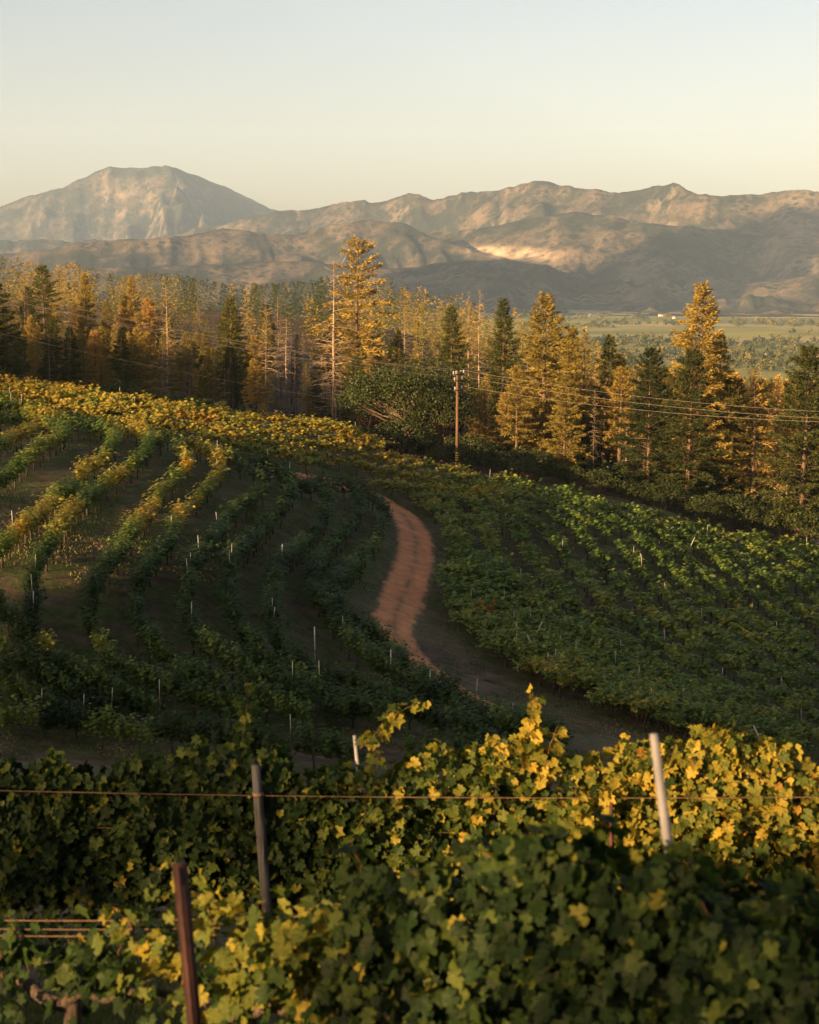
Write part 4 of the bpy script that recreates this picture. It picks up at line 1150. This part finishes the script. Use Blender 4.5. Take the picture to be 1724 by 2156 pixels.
for (U, V, lean, lb) in [(1113,1370,0.35,'white stake leaning right at the lower left edge of the right block'),(1137,1400,-0.35,'white stake leaning left at the lower left edge of the right block'),(1625,1600,-0.45,'slanting white stake in the bare strip at lower right'),(1440,1170,0.4,'tilted white stake among the vines high in the right block'),(663,1400,0,'stout pale post standing in the left block above the lower rows'),(823,1450,0,'tall grey post beside the dirt road bend')]:
    p = hit(U, V + 10)
    m = MB(); m.tube([[0, 0, -0.2], [0, 0, 1.0], [0, 0, 2.0]], [0.035, 0.035, 0.032], 6)
    o = ob('vine_stake', m.mesh('white_stake', M_PALE), None, (p[0], p[1], gz(*p)), (0, lean, 0)); tag(o, lb, 'stake')

# ------------------------------------------------------------------ utility pole and power lines
pb = hit(962, 985); pz = gz(*pb)
ptop = at(962, 780, pb[1])[2]
PH = ptop - pz
pole = bpy.data.objects.new('utility_pole', None); COL.objects.link(pole); pole.location = (pb[0], pb[1], pz)
tag(pole, 'brown wooden utility pole with white insulators beside the headland path', 'utility pole')
m = MB(); m.tube([[0, 0, -0.5], [0, 0, PH * 0.5], [0, 0, PH]], [0.17, 0.15, 0.12], 10); ob('shaft', m.mesh('pole_shaft', M_POLE, True), pole)
arm_dir = math.radians(62)
ca, sa = math.cos(arm_dir), math.sin(arm_dir)
WIRE_AT = []
for q, (dz, half) in enumerate([(0.35, 1.15), (0.95, 0.9), (1.85, 0.8)]):
    m = MB(); m.box((0, -0.14, PH - dz), (half * 2, 0.09, 0.12))
    arm = ob('crossarm', m.mesh('crossarm', M_POLE), pole, rot=(0, 0, arm_dir))
    for s in (-1, 1):
        for e in ((0.95,) if q else (0.95, 0.45)):
            m = MB(); m.tube([[0, 0, 0.05], [0, 0, 0.13], [0, 0, 0.20], [0, 0, 0.27], [0, 0, 0.36]], [0.04, 0.11, 0.06, 0.11, 0.04], 8)
            ob('insulator', m.mesh('insulator', M_CERAMIC, True), arm, (s * half * e, -0.14, PH - dz + 0.02))
        WIRE_AT.append((pb[0] + ca * s * half * 0.95, pb[1] + sa * s * half * 0.95, pz + PH - dz + 0.36))
for q in range(4):
    m = MB(); m.tube([[0, 0, 0.75 + q * 0.22], [0, 0, 0.85 + q * 0.22]], 0.178, 10); ob('reflector_band', m.mesh('band', M_BAND, True), pole)
def cable(a, b, sag, label, r=0.014, cat='power line'):
    s = np.linspace(0, 1, 60)[:, None]
    p = np.asarray(a) * (1 - s) + np.asarray(b) * s
    p[:, 2] -= (4 * sag * s * (1 - s))[:, 0]
    m = MB(); m.tube(p, r, 4)
    return tag(ob('power_line', m.mesh('power_line', M_LINE)), label, cat)
LY = 122.0
for q, (k, V0, lb) in enumerate([(0, 590, 'upper power line crossing in front of the left wood'), (2, 606, 'middle power line crossing in front of the left wood'), (1, 613, 'lowest bright power line crossing in front of the left wood')]):
    e = at(-260, V0 - 48, LY - 2 * q)
    cable(WIRE_AT[k], e, 1.1, lb, 0.017)
cable((pb[0], pb[1], pz + PH * 0.52), at(-260, 640, LY), 0.7, 'thin dark service cable sagging left from half way up the utility pole', 0.006)
for q, (k, V0, lb) in enumerate([(1, 862, 'upper power line running right from the utility pole'), (3, 876, 'middle power line running right from the utility pole'), (5, 880, 'lower power line running right from the utility pole')]):
    cable(WIRE_AT[k], at(1960, V0 + 12, 134 - 1.5 * q), 0.9, lb, 0.009)

# ---- farm buildings in the valley
def farm(U, V, w, d, h, lb, rz):
    a_, b_ = ray(U, V); Y = (VALLEY + 2) / b_
    x = a_ * Y; z = gz(x, Y)
    o = bpy.data.objects.new('farm_building', None); COL.objects.link(o); o.location = (x, Y, z); o.rotation_euler = (0, 0, rz)
    tag(o, lb, 'building')
    m = MB(); m.box((0, 0, h / 2 - 0.5), (w, d, h + 1)); ob('wall', m.mesh('wall', M_WALL), o)
    m = MB()
    m.add([[-w/2-.6, -d/2-.6, h], [w/2+.6, -d/2-.6, h], [w/2+.6, d/2+.6, h], [-w/2-.6, d/2+.6, h], [-w/2-.6, 0, h + d * .3], [w/2+.6, 0, h + d * .3]],
          [[0, 1, 5, 4], [2, 3, 4, 5]], [[0, 4, 3], [1, 2, 5]])
    ob('roof', m.mesh('roof', M_ROOF), o)
    m = MB(); m.box((0, -d / 2 - 0.1, h * 0.35), (w * 0.12, 0.1, h * 0.7)); ob('door', m.mesh('door', M_ROOF), o)
    for s in (-1, 1):
        m = MB(); m.box((s * w * 0.28, -d / 2 - 0.1, h * 0.55), (w * 0.14, 0.1, h * 0.3)); ob('window', m.mesh('window', M_STAKE), o)
farm(1242, 663, 9, 8, 4, 'tiny white building left end of the sunlit valley field', 0.2)
farm(1392, 664, 16, 9, 4, 'long low white farm building in the sunlit valley field', -0.2)
farm(1420, 668, 10, 8, 5, 'small pale house right of the long farm building', 0.4)
farm(1735, 752, 18, 10, 5, 'pale roofed shed at the right edge of the valley', 0.1)
farm(1620, 655, 14, 10, 5, 'distant pale house at the foot of the shaded hills', 0.0)
#--MARK3
# ------------------------------------------------------------------ foreground vines, leaf by leaf
def leaf_template(seed):
    """five-lobed toothed grape leaf, stalk end at the origin, blade along +y, about 1 long"""
    g = np.random.default_rng(seed)
    th = np.radians(np.array([-158, -140, -118, -98, -80, -62, -46, -30, -15, 0, 15, 30, 46, 62, 80, 98, 118, 140, 158]))
    r = np.array([.36, .50, .47, .57, .44, .60, .66, .50, .62, .80, .62, .50, .66, .60, .44, .57, .47, .50, .36]) * g.uniform(0.9, 1.1, 19)
    x = np.sin(th) * r; y = np.cos(th) * r + 0.22
    fold = g.uniform(0.05, 0.5); curl = g.uniform(-0.35, 0.75)
    z = fold * np.abs(x) - curl * (y - 0.2) ** 2 + g.normal(0, 0.05, 19)
    V = np.vstack([[[0, 0, 0]], [[0, 0.28, -0.03]], np.c_[x, y, z]])
    n = 19
    T = [[1, 2 + i + 1, 2 + i] for i in range(n - 1)] + [[0, 2, 1], [0, 1, 2 + n - 1]]
    return V, np.array(T)
LT = [leaf_template(300 + k) for k in range(10)]
LM = [mesh_np('grape_leaf', v * 1.0, t, M_VINE_LEAF, smooth=True, uv=v[:, :2]) for v, t in LT]
gf = np.random.default_rng(17)

def leaf_mass(name, recs, parent):
    """many leaves joined into one foliage mesh"""
    Vs, Fs, Ts, Us, n = [], [], [], [], 0
    for (c, R, s, tint, v) in recs:
        V0, T0 = LT[v]; Us.append(V0[:, :2])
        Vs.append((V0 * s) @ R.T + c); Fs.append(T0 + n); n += len(V0); Ts.append(np.full(len(V0), tint))
    o = ob(name, mesh_np(name, np.vstack(Vs), np.vstack(Fs), M_VINE_NEAR, np.concatenate(Ts), True, np.vstack(Us)), parent)
    o['kind'] = 'stuff'
    return o

def fg_vine(x, y, ang_, label, shoots, hc, hedge, size=0.13, tint=0.33, n_obj=200, trunk=True, special=(), group=None):
    """trunk, two cordon arms, shoots; leaves along the shoots and filling the curtain.
    hedge = (half length, half thickness, bottom, top, number of filling leaves)"""
    z = gz(x, y)
    root = bpy.data.objects.new('grapevine', None); COL.objects.link(root); root.location = (x, y, z); root.rotation_euler = (0, 0, ang_)
    tag(root, label, 'grapevine', group)
    ca, sa = math.cos(ang_), math.sin(ang_)
    slope = (gz(x + ca * 0.7, y + sa * 0.7) - gz(x - ca * 0.7, y - sa * 0.7)) / 1.4
    if trunk:
        m = MB()
        zz = np.linspace(-0.3, hc, 9)
        m.tube(np.c_[0.05 * np.sin(zz * 6 + x), 0.04 * np.cos(zz * 5 + x), zz], 0.045 + 0.014 * np.sin(zz * 19) + 0.012 * gf.uniform(-1, 1, 9), 8)
        ob('trunk', m.mesh('vine_trunk', M_VINEWOOD, True), root)
        for s in (-1, 1):
            xs = np.linspace(0, s * hedge[0], 8)
            m = MB(); m.tube(np.c_[xs, 0.03 * np.sin(xs * 9), hc - 0.1 * np.exp(-np.abs(xs) * 6) + xs * slope + 0.025 * np.sin(xs * 14)], np.linspace(0.042, 0.022, 8) + gf.uniform(-0.006, 0.006, 8), 7)
            ob('cordon', m.mesh('vine_cordon', M_VINEWOOD, True), root)
    recs = []
    sh = MB()
    L_h, T_h, zb, zt, n_fill = hedge
    allsh = []
    for k in range(shoots):
        o = np.array([gf.uniform(-L_h, L_h), gf.normal(0, 0.03), hc])
        d = unit([gf.normal(0, 0.25), gf.normal(0, 0.25), 1.0])
        allsh.append((o, d, gf.uniform(0.7, 1.0) * (zt - hc) * 1.1, -gf.uniform(0.05, 0.3), 1.0))
    for k in range(3 if hc > 0.7 else 2):
        allsh.append((np.array([gf.uniform(-L_h, L_h), gf.normal(0, 0.1), zt - 0.25]), unit([gf.normal(0, 0.5), gf.normal(-0.1, 0.3), 1.0]), gf.uniform(0.25, 0.45), -gf.uniform(0.2, 0.7), 1.0))
    for (o, d, L, sag, ls) in special: allsh.append((np.array(o, float), unit(d), L, sag, ls))
    for (o, d, L, sag, ls) in allsh:
        o = o + UP * o[0] * slope
        s = np.linspace(0, 1, 8)
        p = o + d * (s * L)[:, None] + UP * (sag * L * s ** 2)[:, None] + gf.normal(0, 0.008, (8, 3))
        sh.tube(p, np.linspace(0.0042, 0.0015, 8), 5)
        nl = int(L / 0.03)
        for q in range(nl):
            t = 0.06 + 0.94 * (q + gf.uniform(0, 0.5)) / nl
            pc = o + d * (t * L) + UP * sag * L * t * t
            sd_ = 1 if q % 2 else -1
            ax = unit([gf.normal(0, 0.55), sd_ * gf.uniform(0.2, 0.9), gf.uniform(-0.9, 0.15)])
            no = unit([gf.normal(0, 0.4), sd_ * 0.6 + gf.normal(0, 0.35), gf.uniform(0.2, 1.0)])
            sz = size * ls * gf.uniform(0.75, 1.25) * (1.1 - 0.4 * t ** 4)
            stalk = pc + ax * 0.05 + UP * 0.02
            recs.append([stalk, frames(ax, no), sz, tint + gf.normal(0, 0.06) + (0.14 if ls != 1.0 else 0.06), gf.integers(10)])  # shoot leaves yellowed to look sunlit
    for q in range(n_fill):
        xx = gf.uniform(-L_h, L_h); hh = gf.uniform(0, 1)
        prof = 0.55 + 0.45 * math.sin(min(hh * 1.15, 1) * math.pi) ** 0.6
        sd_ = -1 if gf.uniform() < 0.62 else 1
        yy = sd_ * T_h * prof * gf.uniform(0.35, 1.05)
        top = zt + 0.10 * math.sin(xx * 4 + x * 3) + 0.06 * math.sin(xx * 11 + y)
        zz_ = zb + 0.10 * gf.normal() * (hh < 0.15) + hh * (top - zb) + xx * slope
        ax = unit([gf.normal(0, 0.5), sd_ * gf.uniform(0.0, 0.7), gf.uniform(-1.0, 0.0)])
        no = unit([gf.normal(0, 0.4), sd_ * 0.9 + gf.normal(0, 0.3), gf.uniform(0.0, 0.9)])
        recs.append([np.array([xx, yy, zz_]), frames(ax, no), size * gf.uniform(0.5, 1.25), tint + gf.normal(0, 0.11) - 0.16 * (1 - hh) * (tint > 0.3) + (0.32 if gf.uniform() < 0.035 else 0) + 0.16 * (1 - hh) * (gf.uniform() < 0.15), gf.integers(10)])  # yellow vines darken downwards, only their tops painted as sunlit
    ob('shoots', sh.mesh('vine_shoots', M_SHOOT), root)
    # the leaves nearest to the eye are pieces of their own
    cw, sw = math.cos(ang_), math.sin(ang_)
    def depth(r):
        c = r[0]; return (x + cw * c[0] - sw * c[1]) * 0.0 + (y + sw * c[0] + cw * c[1]) - 0.6 * c[2]
    recs.sort(key=depth)
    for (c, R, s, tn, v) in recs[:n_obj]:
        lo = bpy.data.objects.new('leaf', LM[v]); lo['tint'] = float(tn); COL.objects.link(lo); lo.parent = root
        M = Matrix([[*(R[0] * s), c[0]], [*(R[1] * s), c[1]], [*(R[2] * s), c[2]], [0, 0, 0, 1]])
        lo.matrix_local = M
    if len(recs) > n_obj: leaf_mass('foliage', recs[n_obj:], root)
    return root

def U_at(U, Y): return (U - 862) / FPX * Y / CP * 0.98

# far hedgerow of the foreground (about 13 m off)
PY = 13.0
PN = ['at the left edge of the picture', 'left of the grey wooden post', 'behind the grey wooden post', 'with an arching sunlit shoot at centre', 'below the tall sunlit shoot right of centre', 'behind the white leaning post', 'at the right edge of the picture']
PXs = [-3.75, -2.5, -1.25, 0.0, 1.25, 2.5, 3.75]
for q, xx in enumerate(PXs):
    sp = []
    if q == 2: sp = [((-0.22, 0, 1.95), (0.12, 0, 1), 0.80, -0.02, 0.9), ((-0.1, 0, 1.7), (0.3, 0, 1), 0.62, -0.2, 0.9)]
    if q == 3: sp = [((-0.42, -0.1, 2.15), (0.85, 0, 1.05), 0.88, -0.30, 0.95), ((-0.3, 0, 1.8), (0.1, 0, 1), 0.42, -0.2, 0.8), ((0.35, 0, 1.8), (-0.2, 0, 1), 0.48, -0.2, 0.9)]
    if q == 4: sp = [((-0.25, -0.15, 1.95), (0.08, 0, 1), 0.72, -0.05, 1.1), ((-0.12, -0.15, 1.85), (0.2, -0.1, 1), 0.65, -0.2, 1.0)]
    if q == 5: sp = [((0.0, -0.1, 1.75), (0.6, 0, 0.9), 0.6, -0.4, 1.0), ((-0.3, -0.1, 1.75), (-0.3, 0, 0.9), 0.5, -0.4, 1.0)]
    fg_vine(xx, PY + 0.06 * math.sin(q * 2.1), 0.0, 'dense grapevine of the second foreground row ' + PN[q], 20, 0.80, (0.72, 0.32, 0.72, 2.06 + 0.06 * math.sin(q * 1.7), 1250), size=0.098, tint=[0.16, 0.16, 0.2, 0.34, 0.46, 0.52, 0.53][q], n_obj=230, special=sp)  # low tints imitate shade at left, yellow tints sunlit vines at right
# nearest row, slanting from the right towards the left
QV = [(-1.95, 8.3, 1.0, 0.28), (-0.85, 7.6, 1.25, 0.30), (0.28, 6.7, 1.42, 0.36), (0.95, 5.9, 1.42, 0.40), (1.65, 5.0, 1.22, 0.42)]
QN = ['at the lower left corner, sparse with gaps', 'beside the rusty steel post', 'low at the bottom centre with hanging shoots', 'in front of the white leaning post', 'filling the lower right corner, blurred']
qa = math.atan2(-0.8, 1.0)
for q, (xx, yy, top, th) in enumerate(QV):
    sp = []
    if q == 0: sp = [((0.35, 0, 0.7), (0.3, -0.2, 1), 0.55, -0.3, 1.0), ((-0.3, 0, 0.7), (0.1, -0.3, 1), 0.6, -0.3, 1.0)]
    if q == 1: sp = [((0.35, -0.1, 0.7), (0.35, 0, 1), 0.55, -0.3, 1.0), ((0.5, -0.1, 0.6), (0.6, -0.3, 0.7), 0.6, -0.4, 1.0)]
    if q == 2: sp = [((0.0, -0.1, 0.9), (-0.9, 0, 0.7), 0.55, -0.5, 1.0), ((0.3, 0, 1.0), (-0.6, 0, 0.9), 0.5, -0.4, 1.0)]
    if q == 3: sp = [((-0.5, 0, 1.2), (-0.9, 0.1, 0.7), 0.5, -0.3, 1.1), ((-0.3, 0, 1.2), (-0.5, 0, 0.8), 0.55, -0.4, 1.1), ((0.1, 0, 1.2), (0.2, 0, 0.9), 0.4, -0.5, 1.1)]
    fg_vine(xx, yy, qa, 'leafy grapevine of the nearest row ' + QN[q], [7, 10, 13, 20, 20][q], 0.62 if q < 3 else 0.85, (0.68, th, 0.30 if q > 1 else 0.35, top, [90, 260, 760, 1500, 1600][q]), size=0.088, tint=[0.14, 0.40, 0.15, 0.10, 0.07][q], n_obj=[170, 260, 280, 290, 290][q], special=sp)  # dark tints deepen the shade; the high one imitates a sunlit vine

# ---- posts of the foreground
def post(name, a, b, r, mat, label, sides=10, cap=True, taper=1.0):
    a = np.asarray(a, float); b = np.asarray(b, float)
    m = MB(); s = np.linspace(0, 1, 6)[:, None]
    p = (a * (1 - s) + b * s) - a
    m.tube(p, np.linspace(r, r * taper, 6) + np.r_[0, gf.uniform(-0.03, 0.03, 4) * r, -0.18 * r], sides)
    o = bpy.data.objects.new(name, None); COL.objects.link(o); o.location = a
    ob('shaft', m.mesh(name, mat, True), o)
    return o, b - a
def px(U, V, Y): return at(U, V, Y)
def foot(U, V, Y, U2, V2, extra=0.25):
    """post line through two picture points at one depth, carried down to the ground"""
    a = px(U, V, Y); b = px(U2, V2, Y)
    z = gz(b[0], b[1]) - extra
    t = (z - a[2]) / (b[2] - a[2])
    return a + (b - a) * t, a
f0, t0 = foot(538, 1610, 12.62, 558, 1860)
o, v = post('wooden_post', f0, t0, 0.045, M_WOODPOST, '')
tag(o, 'weathered grey wooden post standing in the second foreground row', 'post')
m = MB(); m.tube([[0, 0, 0], [0, 0, 0.03]], 0.050, 10); ob('wire_staple', m.mesh('staple', M_WIRE), o, tuple(v * 0.88))
f0, t0 = foot(746, 1548, 13.35, 762, 1700)
o, v = post('white_stake', f0, t0, 0.019, M_PALE, ''); tag(o, 'slim white stake beside the arching sunlit shoot', 'stake')
f0, t0 = foot(1287, 1690, 12.4, 1287, 1760)
o, v = post('rusty_stake', f0, t0, 0.02, M_RUST, '', 4); tag(o, 'short rust-red steel stake top among the sunlit leaves', 'stake')
f0, t0 = foot(1376, 1545, 6.2, 1408, 1795)
o, v = post('white_post', f0, t0, 0.0205, M_PALE, '', 12); tag(o, 'white metal post leaning left over the nearest row, lit in its middle', 'post')
m = MB(); m.tube([[0, 0, -0.012], [0, 0, 0.012]], 0.024, 10); ob('wire_clip', m.mesh('clip', M_STAKE), o, tuple(v * 0.78))
f0, t0 = foot(378, 1818, 5.9, 408, 2140)
a = f0; b = t0; d = b - a
o = bpy.data.objects.new('rusty_post', None); COL.objects.link(o); o.location = a
tag(o, 'dark rusty steel post in front of the sunlit leaves at lower left', 'post')
m = MB(); m.tube([np.zeros(3), d * 0.5, d], 0.030, 4); ob('shaft', m.mesh('rusty_post', M_RUST), o)
m = MB(); m.box((0.0, -0.03, 0), (0.014, 0.03, float(d[2]))); ob('rib', m.mesh('post_rib', M_RUST), o, tuple(d * 0.5), (0, math.atan2(d[0], d[2]), 0))
f0, t0 = foot(1055, 1855, 8.6, 1062, 1990)
o, v = post('white_stake', f0, t0, 0.016, M_PALE, ''); tag(o, 'thin white stake half hidden by leaves at bottom centre', 'stake')
f0, t0 = foot(1624, 1640, 16.0, 1625, 1680)
o, v = post('white_stake', f0, t0, 0.02, M_PALE, ''); tag(o, 'short white stake top behind the sunlit hedge at right', 'stake')
f0, t0 = foot(20, 1690, 15.0, 21, 1750)

# ---- trellis wires, hose, straw
def wire(a, b, r, mat, label, cat='wire', name='trellis_wire', sag=0.035):
    s = np.linspace(0, 1, 24)[:, None]; p = np.asarray(a) * (1 - s) + np.asarray(b) * s
    p[:, 2] -= (4 * sag * s * (1 - s))[:, 0]
    m = MB(); m.tube(p, r, 5); return tag(ob(name, m.mesh(name, mat, True)), label, cat)
wire(at(-80, 1662, 12.62), at(1800, 1677, 12.62), 0.0035, M_WIRE, 'upper orange-lit trellis wire of the second foreground row')
wire(at(-80, 1735, 12.8), at(1800, 1752, 12.8), 0.002, M_WIRE, 'second trellis wire buried in the leaves of the second foreground row')
wire(at(-80, 1838, 12.9), at(1800, 1850, 12.9), 0.003, M_WIRE, 'cordon wire along the dark arms of the second foreground row')
for q, (V0, V1, lb) in enumerate([(1925, 1905, 'upper rusty trellis wire of the nearest row'), (1943, 1925, 'middle rusty trellis wire of the nearest row'), (1957, 1940, 'lower rusty trellis wire of the nearest row')]):
    wire(at(-120, V0 + 10, 8.6), at(1100, V1, 7.0), 0.0022, M_WIRE, lb)
h = []
for U, V, Y in [(-120,2010,9.8),(150,2030,9.4),(420,2050,9.0),(560,2042,8.8),(640,2032,8.7),(730,2026,8.6),(830,2030,8.4),(950,2060,8.2),(1100,2110,8.0)]:
    h.append(at(U, V, Y))
hp = spline(h, 0.1)
hz = ground(hp[:, 0], hp[:, 1]); hp[:, 2] = np.maximum(hp[:, 2], hz + 0.03)
m = MB(); m.tube(hp, 0.010, 6); tag(ob('drip_hose', m.mesh('drip_hose', M_HOSE, True)), 'black irrigation hose sagging under the nearest row', 'hose')
p0 = at(762, 1975, 8.3); p1 = at(722, 2096, 8.3)
m = MB(); m.tube([p1, (p0 + p1) / 2 + np.array([0.01, 0, 0.0]), p0], [0.004, 0.003, 0.002], 4); tag(ob('dry_stem', m.mesh('dry_stem', M_DEADWOOD)), 'single pale dry stem rising from the grass at bottom centre', 'stem')

# ---- pale rocks at the far right field edge
for q, (U, V, s) in enumerate([(1697, 1140, 0.55), (1712, 1143, 0.7), (1580, 1640, 0.35)]):
    p = hit(U, V)
    gg2 = np.random.default_rng(q)
    th = np.arange(10) / 10 * 6.283
    m = MB(); prof = [(-0.3, 0.9), (0.1, 1.0), (0.45, 0.75), (0.6, 0.3)]
    V_ = np.vstack([np.c_[np.cos(th) * r * gg2.uniform(0.8, 1.15, 10), np.sin(th) * r * 0.7 * gg2.uniform(0.8, 1.15, 10), np.full(10, zz_)] for zz_, r in prof] + [[[0, 0, 0.65]]])
    qd = [[a_ * 10 + b_, a_ * 10 + (b_ + 1) % 10, a_ * 10 + 10 + (b_ + 1) % 10, a_ * 10 + 10 + b_] for a_ in range(3) for b_ in range(10)]
    m.add(V_ * s, qd, [[30 + b_, 30 + (b_ + 1) % 10, 40] for b_ in range(10)])
    tag(ob('boulder', m.mesh('boulder', M_ROCK), None, (p[0], p[1], gz(*p))), ['left of two pale boulders at the far right field edge', 'right of two pale boulders at the far right field edge', 'low pale stone in the bare strip at lower right'][q], 'boulder')

# ---- grass of the near slope
gr = np.random.default_rng(4)
N = 26000
ry = gr.uniform(5.5, 19, N); rx = gr.uniform(-0.31, 0.31, N) * ry
keep = fbm(rx / 0.9, ry / 0.9, 3, 6) > -0.12
rx, ry = rx[keep], ry[keep]
rz = ground(rx, ry) - 0.01
le = gr.uniform(0.06, 0.2, len(rx))
th = gr.uniform(0, 6.28, len(rx))
ax = np.c_[np.cos(th) * 0.5, np.sin(th) * 0.5, np.ones(len(rx))]
GV, GF = cards(np.c_[rx, ry, rz], ax, np.c_[np.cos(th + 1.5), np.sin(th + 1.5), 0 * th + 0.2], le, np.full(len(rx), 0.014))
M_GRASS = leaf_mat('grass_blades', [(0.0, (0.03, 0.055, 0.012)), (0.55, (0.07, 0.09, 0.02)), (1.0, (0.22, 0.18, 0.08))], 'ATTR', 0.4, 0.0, 0.2)
tn = np.repeat(0.3 + 0.4 * (fbm(rx / 1.5, ry / 1.5, 2, 12) > 0.2), 4)
o = ob('grass', mesh_np('grass', GV, GF, M_GRASS, tn)); o['kind'] = 'stuff'; o['label'] = 'short grass on the slope under the foreground vines'; o['category'] = 'grass'

# ---- weeds and dry tufts in the vineyard alleys and on the verges
gt2 = np.random.default_rng(14)
N = 150000
ry = gt2.uniform(46, 150, N) ; rx = gt2.uniform(-0.29, 0.29, N) * ry
keep = fbm(rx / 3.0, ry / 3.0, 3, 26) + 0.5 * fbm(rx / 14, ry / 14, 2, 27) > 0.02
d_road = np.full(N, 9.0)
rp = spline(road_xy, 0.8)
for a0 in range(0, N, 4000):
    d_road[a0:a0+4000] = np.sqrt(((np.c_[rx, ry][a0:a0+4000, None] - rp[None]) ** 2).sum(-1)).min(1)
keep &= d_road > 1.35
rx, ry = rx[keep], ry[keep]
le = gt2.uniform(0.06, 0.18, len(rx)); th = gt2.uniform(0, 6.28, len(rx))
GV, GF = cards(np.c_[rx, ry, ground(rx, ry) - 0.02], np.c_[np.cos(th) * 0.7, np.sin(th) * 0.7, np.ones(len(rx))], np.c_[np.cos(th + 1.5), np.sin(th + 1.5), 0 * th + 0.3], le, le * 0.3)
tn = np.repeat(np.clip(0.5 + 0.9 * fbm(rx / 5, ry / 5, 3, 28), 0, 1), 4)
o = ob('weeds', mesh_np('weeds', GV, GF, M_GRASS, tn)); o['kind'] = 'stuff'; o['label'] = 'weeds and dry tufts in the alleys between the vine rows'; o['category'] = 'weeds'

# ------------------------------------------------------------------ evening haze
m, t, n, l = newmat('haze')
n.remove(n['Principled BSDF'])
pv = nd(n, 'VolumePrincipled')
pv.inputs['Color'].default_value = (0.46, 0.68, 1.0, 1)
pv.inputs['Density'].default_value = HAZE
pv.inputs['Anisotropy'].default_value = 0.0
l.new(pv.outputs[0], n['Material Output'].inputs['Volume'])
hb = MB(); hb.box((0, 3400, (HTOP - 135) / 2), (15600, 21400, HTOP + 135))
o = ob('haze', hb.mesh('haze', m)); o['kind'] = 'stuff'; o['label'] = 'thin warm evening haze filling the valley air'; o['category'] = 'haze'
